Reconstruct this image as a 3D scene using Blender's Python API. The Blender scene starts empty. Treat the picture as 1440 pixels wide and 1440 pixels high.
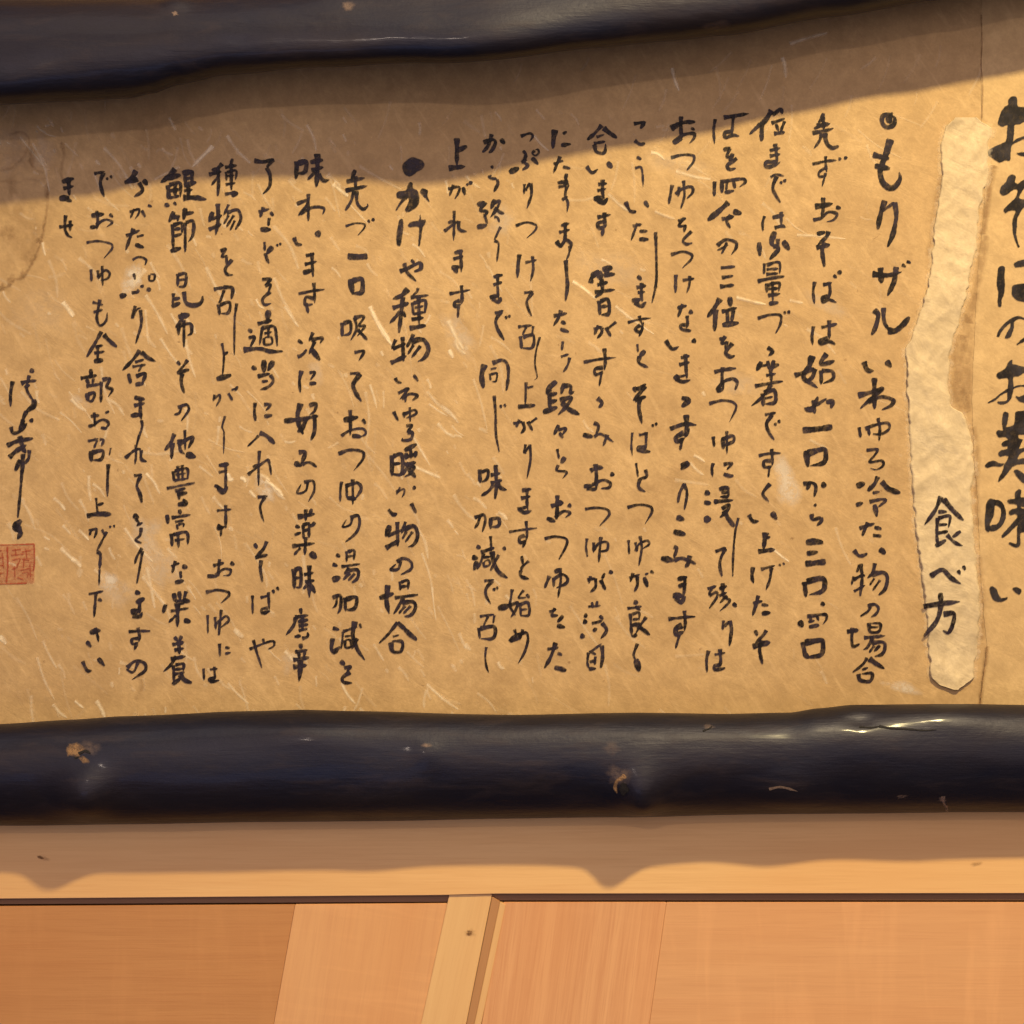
import bpy, bmesh, math, random
from mathutils import Vector, noise
sc = bpy.context.scene
COL = sc.collection
# ------------------------------------------------------------------ scale
S = 0.0006            # metres per unit; one unit = one pixel of the photograph on the paper plane
DC = 2600.0           # camera distance from the paper, in units
# ------------------------------------------------------------------ camera
cam = bpy.data.objects.new('camera', bpy.data.cameras.new('camera'))
COL.objects.link(cam); sc.camera = cam
cam.location = (0, -DC*S, 0); cam.rotation_euler = (math.pi/2, 0, 0)
cam.data.sensor_width = 36; cam.data.lens = 36*DC/1440.0
cam.data.clip_start = 0.05; cam.data.clip_end = 50
cam.data.dof.use_dof = True; cam.data.dof.focus_distance = DC*S*0.975; cam.data.dof.aperture_fstop = 32.0
# ------------------------------------------------------------------ world (dim cool room light)
w = bpy.data.worlds.new('World'); sc.world = w; w.use_nodes = True
wb = w.node_tree.nodes['Background']
_nt = w.node_tree      # the dim room: dark floor below, pale walls and ceiling
_tc = _nt.nodes.new('ShaderNodeTexCoord'); _sp = _nt.nodes.new('ShaderNodeSeparateXYZ'); _rp = _nt.nodes.new('ShaderNodeValToRGB')
_nt.links.new(_tc.outputs['Generated'], _sp.inputs[0]); _mr = _nt.nodes.new('ShaderNodeMapRange'); _mr.inputs[1].default_value = -0.35; _mr.inputs[2].default_value = 0.25; _nt.links.new(_sp.outputs['Z'], _mr.inputs[0]); _nt.links.new(_mr.outputs[0], _rp.inputs['Fac']); _nt.links.new(_rp.outputs['Color'], wb.inputs['Color'])
_rp.color_ramp.elements[0].position = 0.0; _rp.color_ramp.elements[0].color = (0.30, 0.23, 0.25, 1)
_rp.color_ramp.elements[1].position = 1.0; _rp.color_ramp.elements[1].color = (1.0, 0.80, 0.92, 1)
wb.inputs['Strength'].default_value = 0.38
# ------------------------------------------------------------------ lamps
def W(px, py, d):     # a plain place in the room, in units
    return Vector(((px-720)*S, -d*S, (720-py)*S))
def lamp(name, px, py, d, target, power, col, size, spot=None, blend=0.6):
    L = bpy.data.lights.new(name, 'SPOT' if spot else 'POINT')
    L.energy = power; L.color = col; L.shadow_soft_size = size
    if spot: L.spot_size = math.radians(spot); L.spot_blend = blend
    o = bpy.data.objects.new(name, L); COL.objects.link(o)
    o.location = W(px, py, d)
    o.rotation_euler = (W(*target)-o.location).to_track_quat('-Z', 'Y').to_euler()
    return o
lamp('ceiling_spot', 1950, -2300, 2600, (1180, 300, 0), 318, (1.0, 0.80, 0.385), 0.055, 54, 0.9)
lamp('ceiling_spot_far', -60, -750, 4300, (600, 700, 0), 24, (1.0, 0.80, 0.66), 0.03)
def area(name, px, py, d, target, power, col, sx, sy):
    L = bpy.data.lights.new(name, 'AREA'); L.shape = 'RECTANGLE'; L.size = sx; L.size_y = sy; L.energy = power; L.color = col
    o = bpy.data.objects.new(name, L); COL.objects.link(o); o.location = W(px, py, d)
    o.rotation_euler = (W(*target)-o.location).to_track_quat('-Z', 'Y').to_euler(); return o
area('cool_fill', -300, 1900, 3600, (500, 700, 0), 2.2, (0.35, 0.5, 1.0), 0.9, 0.5)  # weak bluish area fill, added to cool the logs
area('ceiling_fill', 900, -3400, 2800, (900, 600, 2700), 18, (1.0, 0.88, 0.8), 3.0, 1.6)  # soft overhead area lamp added for sheen on the log tops
area('front_fill', 900, -350, 4800, (720, 600, 0), 24, (1.0, 0.80, 0.72), 4.2, 2.4)  # broad frontal fill added to lift the shadowed paper
sc.view_settings.view_transform = 'Standard'; sc.view_settings.look = 'None'
sc.view_settings.exposure = 0.0; sc.view_settings.gamma = 1.0
sc.cycles.transparent_max_bounces = 48
sc.cycles.max_bounces = 6
sc.cycles.filter_width = 1.35

# ================================================================== helpers
def P(px, py, d=0.0):  # the point at depth d (units in front of the paper) seen at px,py
    k = (1-d/DC)*S
    return ((px-720)*k, -d*S, (720-py)*k)
def fb(x, y, z=0.0, s=1.0, o=3):
    return noise.fractal(Vector((x/s, y/s, z)), 1.0, 2.0, o)
def lerp_table(T, x):
    if x <= T[0][0]: return T[0][1]
    for (a, b), (c, d) in zip(T, T[1:]):
        if x <= c:
            t = (x-a)/(c-a); t = t*t*(3-2*t)*0.6+t*0.4
            return b+(d-b)*t
    return T[-1][1]
def link(name, me, mat, parent=None, smooth=True):
    me.update()
    if mat: me.materials.append(mat)
    if smooth:
        me.polygons.foreach_set('use_smooth', [True]*len(me.polygons))
    o = bpy.data.objects.new(name, me); COL.objects.link(o)
    if parent: o.parent = parent
    return o
def thing(name, label, cat):
    o = bpy.data.objects.new(name, None); COL.objects.link(o); o['label'] = label; o['category'] = cat
    o.empty_display_size = 0.05
    return o
class MB:
    def __init__(s): s.v = []; s.f = []; s.a = []
    def add(s, vs, fs, al=None):
        n = len(s.v); s.v += vs; s.f += [tuple(i+n for i in f) for f in fs]
        s.a += (al if al else [1.0]*len(vs))
    def build(s, name, mat, parent=None, smooth=False):
        me = bpy.data.meshes.new(name); me.from_pydata(s.v, [], s.f)
        at = me.attributes.new('dens', 'FLOAT', 'POINT'); at.data.foreach_set('value', s.a)
        return link(name, me, mat, parent, smooth)

# ================================================================== materials
def newmat(name):
    m = bpy.data.materials.new(name); m.use_nodes = True
    nt = m.node_tree; return m, nt, nt.nodes['Principled BSDF'], nt.nodes['Material Output']
def N(nt, t, **kw):
    n = nt.nodes.new(t)
    for k, v in kw.items():
        if k in n.inputs: n.inputs[k].default_value = v
        else: setattr(n, k, v)
    return n
def coords(nt, scale=(1, 1, 1), rot=(0, 0, 0)):
    c = N(nt, 'ShaderNodeTexCoord'); m = N(nt, 'ShaderNodeMapping')
    m.inputs['Scale'].default_value = scale; m.inputs['Rotation'].default_value = rot
    src = c.outputs['Object']
    if any(rot):      # turn first, stretch afterwards
        m0 = N(nt, 'ShaderNodeMapping'); m0.inputs['Rotation'].default_value = rot; m.inputs['Rotation'].default_value = (0, 0, 0)
        nt.links.new(src, m0.inputs['Vector']); src = m0.outputs['Vector']
    nt.links.new(src, m.inputs['Vector']); return m.outputs['Vector']
def ntex(nt, vec, scale, detail=4, rough=0.6, dist=0.0):
    n = N(nt, 'ShaderNodeTexNoise'); n.inputs['Scale'].default_value = scale; n.inputs['Detail'].default_value = detail
    n.inputs['Roughness'].default_value = rough; n.inputs['Distortion'].default_value = dist
    nt.links.new(vec, n.inputs['Vector']); return n.outputs['Fac']
def ramp(nt, fac, stops):
    r = N(nt, 'ShaderNodeValToRGB'); e = r.color_ramp.elements
    while len(e) < len(stops): e.new(0.5)
    for i, (p, c) in enumerate(stops):
        e[i].position = p; e[i].color = (c, c, c, 1) if isinstance(c, (int, float)) else (*c, 1)
    nt.links.new(fac, r.inputs['Fac']); return r.outputs['Color']
def mixc(nt, fac, a, b, mode='MIX'):
    m = N(nt, 'ShaderNodeMix'); m.data_type = 'RGBA'; m.blend_type = mode
    for i, x in ((0, fac), (6, a), (7, b)):
        if hasattr(x, 'links'): nt.links.new(x, m.inputs[i])
        else: m.inputs[i].default_value = x if not isinstance(x, tuple) else (*x, 1)
    return m.outputs[2]
def bump(nt, h, strength, dist, prev=None):
    b = N(nt, 'ShaderNodeBump'); b.inputs['Strength'].default_value = strength; b.inputs['Distance'].default_value = dist
    nt.links.new(h, b.inputs['Height'])
    if prev: nt.links.new(prev, b.inputs['Normal'])
    return b.outputs['Normal']

def paper_mat(name, c0, c1, fibre=0.5, wrinkle=0.5):
    m, nt, b, out = newmat(name)
    v = coords(nt)
    big = ntex(nt, v, 9, 5, 0.65, 0.3)
    mid = ntex(nt, v, 60, 5, 0.7)
    fine = ntex(nt, v, 420, 3, 0.7)
    col = mixc(nt, ramp(nt, big, [(0.3, 0.0), (0.7, 1.0)]), c0, c1)
    col = mixc(nt, ramp(nt, mid, [(0.38, 0.0), (0.66, 0.75)]), col, tuple(x*0.78 for x in c0))
    col = mixc(nt, ramp(nt, fine, [(0.4, 0.0), (0.62, 0.32)]), col, tuple(x*0.8 for x in c0))
    # short fibres pressed in the sheet, running down to the right
    vf = coords(nt, (150, 30, 26), (0, math.radians(32), 0))
    st = ntex(nt, vf, 1.0, 2, 0.5, 0.4)
    col = mixc(nt, ramp(nt, st, [(0.58, 0.0), (0.74, fibre*0.5)]), col, tuple(min(1, x*1.16+0.03) for x in c1))
    nt.links.new(col, b.inputs['Base Color'])
    b.inputs['Roughness'].default_value = 0.62; b.inputs['Specular IOR Level'].default_value = 0.35
    vw = coords(nt, (1, 1, 2.1), (0, math.radians(-30), 0))
    n1 = bump(nt, ntex(nt, vw, 22, 5, 0.62, 0.6), 0.30*wrinkle, 0.004)
    if wrinkle > 1:
        rd = N(nt, 'ShaderNodeTexNoise'); rd.noise_type = 'RIDGED_MULTIFRACTAL'; rd.inputs['Scale'].default_value = 16; rd.inputs['Detail'].default_value = 3
        rd.inputs['Distortion'].default_value = 0.5; nt.links.new(vw, rd.inputs['Vector'])
        n1 = bump(nt, rd.outputs['Fac'], 0.55, 0.0030, n1)
    n2 = bump(nt, st, 0.18, 0.0008, n1)
    n3 = bump(nt, fine, 0.25, 0.0004, n2)
    nt.links.new(n3, b.inputs['Normal'])
    return m
PAPER = paper_mat('aged_paper', (0.475, 0.297, 0.128), (0.580, 0.385, 0.180), 0.55, 0.8)
TITLE = paper_mat('title_paper', (0.535, 0.348, 0.155), (0.612, 0.420, 0.20), 0.35, 0.8)
STRIPP = paper_mat('crumpled_paper', (0.585, 0.44, 0.255), (0.665, 0.525, 0.325), 0.2, 1.3)

def mark_mat(name, colour, dmax=1.0, rough=0.6, dry=0.0, scale=500, col2=None, spec=0.3):
    m, nt, b, out = newmat(name)
    b.inputs['Roughness'].default_value = rough; b.inputs['Specular IOR Level'].default_value = spec
    v = coords(nt)
    if col2:
        c = mixc(nt, ramp(nt, ntex(nt, v, 60, 3), [(0.42, 0.0), (0.62, 1.0)]), colour, col2)
        nt.links.new(c, b.inputs['Base Color'])
    else: b.inputs['Base Color'].default_value = (*colour, 1)
    a = N(nt, 'ShaderNodeAttribute'); a.attribute_name = 'dens'
    fac = a.outputs['Fac']
    if dry > 0:
        r = ramp(nt, ntex(nt, v, scale, 3, 0.7), [(0.36, 1.0-dry), (0.56, 1.0)])
        mm = N(nt, 'ShaderNodeMath', operation='MULTIPLY'); nt.links.new(fac, mm.inputs[0]); nt.links.new(r, mm.inputs[1]); fac = mm.outputs[0]
    mm = N(nt, 'ShaderNodeMath', operation='MULTIPLY'); nt.links.new(fac, mm.inputs[0]); mm.inputs[1].default_value = dmax; fac = mm.outputs[0]
    t = N(nt, 'ShaderNodeBsdfTransparent'); mx = N(nt, 'ShaderNodeMixShader')
    nt.links.new(fac, mx.inputs[0]); nt.links.new(t.outputs[0], mx.inputs[1]); nt.links.new(b.outputs[0], mx.inputs[2])
    nt.links.new(mx.outputs[0], out.inputs['Surface'])
    return m
INK = mark_mat('black_ink', (0.006, 0.003, 0.002), 0.99, 0.5, 0.38, 300, (0.030, 0.020, 0.030), 0.2)
INKG = mark_mat('greyed_ink', (0.010, 0.007, 0.007), 0.98, 0.6, 0.22, 330, (0.034, 0.028, 0.032), 0.2)
FIB = mark_mat('pale_fibre', (0.90, 0.74, 0.50), 0.95, 0.5, 0.45, 150)
PATCH = mark_mat('rubbed_paper', (0.80, 0.70, 0.56), 0.75, 0.6, 0.75, 120)
STAIN_SHADE = mark_mat('brown_stain_and_shade', (0.32, 0.185, 0.08), 0.95, 0.7, 0.6, 160)
REDM = mark_mat('red_seal_ink', (0.50, 0.11, 0.045), 0.9, 0.6, 0.5, 420)
SCAR = mark_mat('bare_wood_scar', (0.34, 0.19, 0.085), 0.75, 0.6, 0.6, 260)
SCARP = mark_mat('worn_and_shine_lacquer', (0.30, 0.20, 0.15), 0.7, 0.4, 0.6, 260)
HOLE = mark_mat('dark_hole', (0.01, 0.008, 0.008), 1.0, 0.8)
WKNOT = mark_mat('wood_knot_brown', (0.20, 0.09, 0.03), 0.9, 0.6, 0.4, 500)

def wood_mat(name, base, dark, direction='X', angle=0.0, grain=1.0, fleck=0.0, rough=0.5):
    m, nt, b, out = newmat(name)
    sc1 = (5, 60, 150) if direction == 'X' else (150, 60, 5)
    v = coords(nt, sc1, (0, angle, 0))
    g = ntex(nt, v, 1.0, 4, 0.6, 0.3)
    v2 = coords(nt, tuple(x*4.5 for x in sc1), (0, angle, 0))
    g2 = ntex(nt, v2, 1.0, 2, 0.5)
    v3 = coords(nt, (3.5, 3, 9) if direction == 'X' else (11, 3, 3.0), (0, angle, 0))
    g3 = ntex(nt, v3, 1.0, 3, 0.5)
    col = mixc(nt, ramp(nt, g, [(0.38, 0.0), (0.66, 0.55*grain)]), base, dark)
    col = mixc(nt, ramp(nt, g2, [(0.48, 0.0), (0.7, 0.5*grain)]), col, dark)
    col = mixc(nt, ramp(nt, g3, [(0.35, 0.0), (0.7, 0.55)]), col, tuple(x*y for x, y in zip(base, (0.93, 0.80, 0.70))))
    if fleck:
        vf = coords(nt, (7, 20, 60) if direction != 'X' else (50, 20, 8), (0, angle, 0))
        f = ntex(nt, vf, 1.0, 3, 0.6, 0.5)
        col = mixc(nt, ramp(nt, f, [(0.5, 0.0), (0.68, fleck)]), col, tuple(min(1, x*1.25) for x in base))
    nt.links.new(col, b.inputs['Base Color'])
    b.inputs['Roughness'].default_value = rough; b.inputs['Specular IOR Level'].default_value = 0.35
    nt.links.new(bump(nt, g2, 0.12, 0.0006, bump(nt, g, 0.10, 0.001)), b.inputs['Normal'])
    return m
BEAM = wood_mat('pale_beam_wood', (0.76, 0.465, 0.20), (0.62, 0.34, 0.13), 'X', 0, 0.6)
BOARD_A = wood_mat('reddish_board_wood', (0.52, 0.250, 0.088), (0.41, 0.178, 0.06), 'X', 0, 0.75, 0.15)
BOARD_B = wood_mat('golden_board_wood', (0.68, 0.365, 0.155), (0.56, 0.27, 0.12), 'Z', math.radians(-9), 0.6, 0.25)
BOARD_C = wood_mat('straight_grained_board_wood', (0.69, 0.365, 0.165), (0.54, 0.245, 0.105), 'Z', math.radians(-7.5), 1.0, 0.05)
BOARD_D = wood_mat('flecked_board_wood', (0.66, 0.352, 0.158), (0.53, 0.255, 0.11), 'X', 0, 0.5, 0.22)
POST = wood_mat('yellow_post_wood', (0.72, 0.45, 0.195), (0.60, 0.335, 0.14), 'Z', math.radians(-12), 0.5)
DARKW = wood_mat('brown_groove_wood', (0.22, 0.11, 0.05), (0.14, 0.07, 0.03), 'X', 0, 0.6)

def log_mat():
    m, nt, b, out = newmat('black_lacquered_log')
    v = coords(nt, (5, 14, 14)); big = ntex(nt, v, 1.0, 4, 0.6, 0.5)
    v2 = coords(nt, (18, 70, 70)); mid = ntex(nt, v2, 1.0, 5, 0.65, 0.4)
    fine = ntex(nt, coords(nt), 260, 3, 0.6)
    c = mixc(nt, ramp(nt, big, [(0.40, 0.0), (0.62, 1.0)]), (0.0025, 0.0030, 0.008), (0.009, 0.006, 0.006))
    c = mixc(nt, ramp(nt, mid, [(0.52, 0.0), (0.74, 0.6)]), c, (0.024, 0.015, 0.014))
    nt.links.new(c, b.inputs['Base Color'])
    r = ramp(nt, mid, [(0.3, 0.40), (0.7, 0.54)])
    nt.links.new(r, b.inputs['Roughness'])
    b.inputs['Specular IOR Level'].default_value = 0.33
    b.inputs['Specular Tint'].default_value = (0.80, 0.78, 1.0, 1)
    b.inputs['Coat Weight'].default_value = 0.10; b.inputs['Coat Roughness'].default_value = 0.13; b.inputs['Coat Tint'].default_value = (0.9, 0.93, 1.0, 1)
    n = bump(nt, mid, 0.28, 0.0015, bump(nt, big, 0.3, 0.005)); n = bump(nt, fine, 0.22, 0.0005, n)
    nt.links.new(n, b.inputs['Normal'])
    scr = ntex(nt, coords(nt, (26, 420, 420)), 1.0, 3, 0.7, 0.2); n = bump(nt, scr, 0.22, 0.0007, n)
    nt.links.new(n, b.inputs['Normal'])
    vc = coords(nt, (9, 40, 40)); nc = bump(nt, ntex(nt, vc, 1.0, 4, 0.6), 0.25, 0.003)
    nt.links.new(nc, b.inputs['Coat Normal'])
    return m
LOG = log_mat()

# ================================================================== the paper's relief
FOLDS = [  # creases pressed up in the sheet: x0,y0,x1,y1,height,width
 (915, 215, 990, 245, 2.6, 5), (855, 265, 900, 298, 3.0, 5), (905, 290, 962, 312, 2.8, 5), (1035, 418, 1080, 430, 3.2, 4),
 (1110, 235, 1135, 245, 1.8, 6), (800, 395, 835, 420, 2.6, 4), (1085, 425, 1150, 455, 1.8, 5), (640, 430, 668, 470, 2.6, 4),
 (975, 640, 1000, 655, 2.0, 4), (820, 575, 870, 605, 1.5, 6), (560, 660, 620, 690, 1.8, 5), (605, 545, 650, 590, 1.6, 5),
 (360, 660, 400, 700, 2.4, 4), (300, 240, 312, 205, 1.6, 4), (480, 250, 500, 275, 1.5, 4), (1110, 60, 1165, 45, 2.2, 5),
 (1180, 640, 1215, 660, 1.5, 6), (905, 210, 870, 160, 1.2, 6), (1230, 330, 1265, 350, 1.0, 10), (180, 600, 215, 630, 1.3, 5)]
def relief(x, y):
    h = 3.0*fb(x, y, 1.3, 420, 2)+1.1*fb(x+0.5*y, y, 5.1, 120, 2)
    for (x0, y0, x1, y1, a, wd) in FOLDS:
        if abs(x-(x0+x1)/2) > 90 or abs(y-(y0+y1)/2) > 90: continue
        dx, dy = x1-x0, y1-y0; L2 = dx*dx+dy*dy
        t = max(0, min(1, ((x-x0)*dx+(y-y0)*dy)/L2))
        d = math.hypot(x-x0-t*dx, y-y0-t*dy)
        h += a*0.6*math.exp(-(d/wd)**2)*math.sin(math.pi*(0.1+0.8*t))
    return h
SEAM = [(-160, 1381), (120, 1380), (170, 1381), (240, 1386), (300, 1384), (380, 1376), (440, 1372), (560, 1367), (640, 1370), (700, 1375), (790, 1378), (860, 1383), (910, 1388), (950, 1383), (990, 1378), (1130, 1376)]
def seam_x(y): return lerp_table(SEAM, y)+1.2*fb(y, 3, 0, 14, 3)
SL = [(165, 1342), (180, 1330), (205, 1322), (245, 1325), (285, 1320), (310, 1315), (350, 1312), (400, 1306), (420, 1300), (450, 1290), (480, 1280), (490, 1272), (520, 1276), (540, 1275), (580, 1278), (640, 1280), (665, 1282), (715, 1285), (765, 1290), (790, 1295), (800, 1295), (842, 1300), (880, 1305), (918, 1306), (950, 1309), (964, 1320), (970, 1340)]
SR = [(165, 1374), (180, 1395), (220, 1389), (250, 1391), (275, 1382), (295, 1377), (333, 1375), (357, 1371), (382, 1365), (420, 1357), (445, 1351), (477, 1342), (497, 1334), (540, 1334), (572, 1339), (582, 1355), (602, 1362), (647, 1370), (695, 1365), (752, 1370), (790, 1372), (820, 1377), (855, 1379), (892, 1375), (930, 1371), (955, 1367), (962, 1360), (970, 1347)]
def strip_relief(x, y):
    r = 0
    for k, (s, a) in enumerate(((60, 4.2), (26, 2.2), (11, 0.8))):
        r += 0.46*a*(1-2.2*abs(noise.noise(Vector((x/s+3*k, y/s*0.9+0.25*x/s, 7.7+k)))))
    return max(0.2, 1.8+1.2*r)
def h_paper(x, y):
    h = relief(x, y)
    if x > seam_x(y)-0.5: h += 1.6
    return h
def h_strip(x, y): return relief(x, y)+0.5+strip_relief(x, y)

def sheet(name, xs_of_y, ys, hf, mat, parent, nx):
    v, f = [], []
    for y in ys:
        a, b = xs_of_y(y)
        for i in range(nx+1):
            x = a+(b-a)*i/nx; v.append(P(x, y, hf(x, y, i, nx)))
    for j in range(len(ys)-1):
        for i in range(nx):
            k = j*(nx+1)+i; f.append((k, k+1, k+nx+2, k+nx+1))
    me = bpy.data.meshes.new(name); me.from_pydata(v, [], f)
    o = link(name, me, mat, parent)
    return o
def thicken(o, t):
    md = o.modifiers.new('thickness', 'SOLIDIFY'); md.thickness = t; md.offset = -1
    return o

sign = thing('framed_sign', 'long paper notice of brushed handwriting held between two thick black lacquered logs', 'sign')
paper = sheet('paper_sheet', lambda y: (-260, 1420), [(-170+6*i) for i in range(220)], lambda x, y, i, n: relief(x, y), PAPER, sign, 270)
title = sheet('title_sheet', lambda y: (seam_x(y), 1720), [(-170+5*i) for i in range(264)],
              lambda x, y, i, n: relief(x, y)+(0.7 if i == 0 else 1.7), TITLE, sign, 60)
title['label'] = 'paper sheet with large title brush writing, overlapping the right edge'
ys = [165+ (970-165)*i/260 for i in range(261)]
def sx(y):
    j = 3.4*fb(y, 1, 2, 13, 4)+0.6*fb(y, 9, 2, 3.5, 2); k = 3.4*fb(y, 5, 8, 15, 4)+0.6*fb(y, 4, 6, 3.5, 2)
    return lerp_table(SL, y)+j, lerp_table(SR, y)+k
strip = sheet('paper_strip', sx, ys, lambda x, y, i, n: h_strip(x, y) if 0 < i < n else relief(x, y)+0.45+0.2*strip_relief(x, y), STRIPP, sign, 44)
strip['label'] = 'pale crumpled torn paper strip pasted upright on the notice'

# ================================================================== brush marks
seq = [0]
def stroke(mb, pts, wd, hf, off=0.7, even=False, r=None, dens=1.0, soft=0.95, minw=0.34, taper=None):
    """one brush stroke: pts in units, wd full width"""
    r = r or random
    seq[0] += 1
    off = off+0.012*(seq[0] % 23)
    q = [Vector(p) for p in pts]
    L = [0]
    for a, b in zip(q, q[1:]): L.append(L[-1]+(b-a).length)
    T = L[-1]
    if T < 0.01: return
    ext = [q[0]*2-q[1]]+q+[q[-1]*2-q[-2]]
    dab = T < wd*2.6
    if dab:    # a short dab: slimmer and reaching a little further than its core
        e = wd*0.20
        q[0] = q[0]+(q[0]-q[1]).normalized()*e; q[-1] = q[-1]+(q[-1]-q[-2]).normalized()*e
        L = [0]
        for a, b in zip(q, q[1:]): L.append(L[-1]+(b-a).length)
        T = L[-1]; ext = [q[0]*2-q[1]]+q+[q[-1]*2-q[-2]]
    n = max(9, int(T/1.15)); n = min(n, 120)
    C = []
    for i in range(n+1):
        s = T*i/n; k = 0
        while k < len(q)-2 and s > L[k+1]: k += 1
        seg = max(1e-6, L[k+1]-L[k]); t = (s-L[k])/seg
        p0, p1, p2, p3 = ext[k], ext[k+1], ext[k+2], ext[k+3]
        # centripetal-ish: limit tangents to the segment's length
        m1 = (p2-p0)*0.5; m2 = (p3-p1)*0.5
        if m1.length > seg*1.1: m1 = m1.normalized()*seg*1.1
        if m2.length > seg*1.1: m2 = m2.normalized()*seg*1.1
        t2, t3 = t*t, t*t*t
        C.append(p1*(2*t3-3*t2+1)+m1*(t3-2*t2+t)+p2*(-2*t3+3*t2)+m2*(t3-t2))
    ph = r.uniform(0, 100); h0 = wd*0.5
    long = T > wd*2.2
    tp = (0.55 if even else (r.uniform(0.62, 0.95) if long else 0.5)) if taper is None else taper
    vs, al = [], []
    for i in range(n+1):
        s = T*i/n; u = i/n
        if even: prof = 0.80+0.25*abs(2*u-1)
        else:
            prof = 1.15-0.42*math.sin(math.pi*min(1, u*1.3))*(1 if long else 0)
            prof *= 1-tp*max(0, (u-0.45)/0.55)**1.6
        if dab: prof = 0.50+0.52*math.sin(math.pi*min(1, u*0.9+0.14))**1.1
        prof *= 1+0.30*noise.noise(Vector((s/max(5.0, wd*1.5), ph, 0)))
        hw = max(h0*prof, h0*minw*0.6)
        e0 = min(1, (s+0.09*wd)/(h0*0.85)); e1 = min(1, (T-s+0.05*wd)/(h0*1.05))
        cap = math.sqrt(max(0.0, 1-(1-e0)**2))*math.sqrt(max(0.0, 1-(1-e1)**2))
        hw *= cap
        c = C[i]; a = C[max(0, i-1)]; b = C[min(n, i+1)]
        t = (b-a); t = t.normalized() if t.length > 1e-6 else Vector((1, 0))
        nn = Vector((-t.y, t.x))
        jl = 1+0.16*noise.noise(Vector((s/3.2, ph+9, 0))); jr = 1+0.16*noise.noise(Vector((s/3.2, ph+21, 0)))
        sf = soft*min(1, hw/1.2+0.15)
        ins = max(0.25*hw+0.03, hw-0.45*sf)
        endf = 1.0 if 0 < i < n else 0.0
        for (o, m) in ((-(hw*jl+0.55*sf), 0), (-ins*jl, 1), (ins*jr, 1), (hw*jr+0.55*sf, 0)):
            p = c+nn*o
            vs.append(P(p.x, p.y, hf(p.x, p.y)+off)); al.append(dens*m*endf)
    fs = []
    for i in range(n):
        for k in range(3):
            a = i*4+k; fs.append((a, a+4, a+5, a+1))
    mb.add(vs, fs, al)
def blob(mb, cx, cy, rx, ry, rot, hf, dens=1.0, off=0.5, jag=0.3, rings=(0.0, 0.45, 1.0)):
    seq[0] += 1; off += 0.011*(seq[0] % 19)
    vs, al, fs = [], [], []
    K = 20; c, s = math.cos(rot), math.sin(rot)
    vs.append(P(cx, cy, hf(cx, cy)+off)); al.append(dens)
    for ri, q in enumerate(rings[1:]):
        for k in range(K):
            a = 2*math.pi*k/K; j = q*(1+jag*noise.noise(Vector((math.cos(a)*1.5+cx, math.sin(a)*1.5+cy, 0)))*2)
            x, y = math.cos(a)*rx*j, math.sin(a)*ry*j
            X, Y = cx+x*c-y*s, cy+x*s+y*c
            vs.append(P(X, Y, hf(X, Y)+off)); al.append(dens*(1-q) if ri == len(rings)-2 else dens*0.85)
    for k in range(K): fs.append((0, 1+k, 1+(k+1) % K))
    for ri in range(len(rings)-2):
        for k in range(K):
            a = 1+ri*K+k; b = 1+ri*K+(k+1) % K; fs.append((a, a+K, b+K, b))
    mb.add(vs, fs, al)

from mathutils.geometry import tessellate_polygon
def inkpoly(mb, pts, hf, off=1.0, soft=1.5):
    """a heavily inked shape: smoothed outline, filled, with a soft rim"""
    seq[0] += 1; off += 0.012*(seq[0] % 23)
    q = [Vector(p) for p in pts]; n = len(q); o = []
    for i in range(n):
        p0, p1, p2, p3 = q[i-1], q[i], q[(i+1) % n], q[(i+2) % n]
        seg = (p2-p1).length; m = max(2, int(seg/1.6))
        m1, m2 = (p2-p0)*0.42, (p3-p1)*0.42
        if m1.length > seg*0.9: m1 = m1.normalized()*seg*0.9
        if m2.length > seg*0.9: m2 = m2.normalized()*seg*0.9
        for j in range(m):
            t = j/m; t2, t3 = t*t, t*t*t
            c = p1*(2*t3-3*t2+1)+m1*(t3-2*t2+t)+p2*(-2*t3+3*t2)+m2*(t3-t2)
            c = c+Vector((noise.noise(Vector((c.x/2.5, c.y/2.5, 3))), noise.noise(Vector((c.x/2.5, c.y/2.5, 9)))))*0.55
            o.append(c)
    area = sum(o[i].x*o[(i+1) % len(o)].y-o[(i+1) % len(o)].x*o[i].y for i in range(len(o)))
    sg = 1 if area > 0 else -1
    N_ = len(o); inn, out = [], []
    for i in range(N_):
        t = (o[(i+1) % N_]-o[i-1]); t = t.normalized() if t.length > 1e-6 else Vector((1, 0))
        nn = Vector((t.y, -t.x))*sg
        inn.append(o[i]-nn*soft*0.3); out.append(o[i]+nn*soft*0.6)
    vs = [P(c.x, c.y, hf(c.x, c.y)+off) for c in inn]+[P(c.x, c.y, hf(c.x, c.y)+off) for c in out]
    fs = [tuple(f) for f in tessellate_polygon([[Vector((c.x, c.y, 0)) for c in inn]])]
    fs += [(i, (i+1) % N_, N_+(i+1) % N_, N_+i) for i in range(N_)]
    mb.add(vs, fs, [1.0]*N_+[0.0]*N_)

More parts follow.
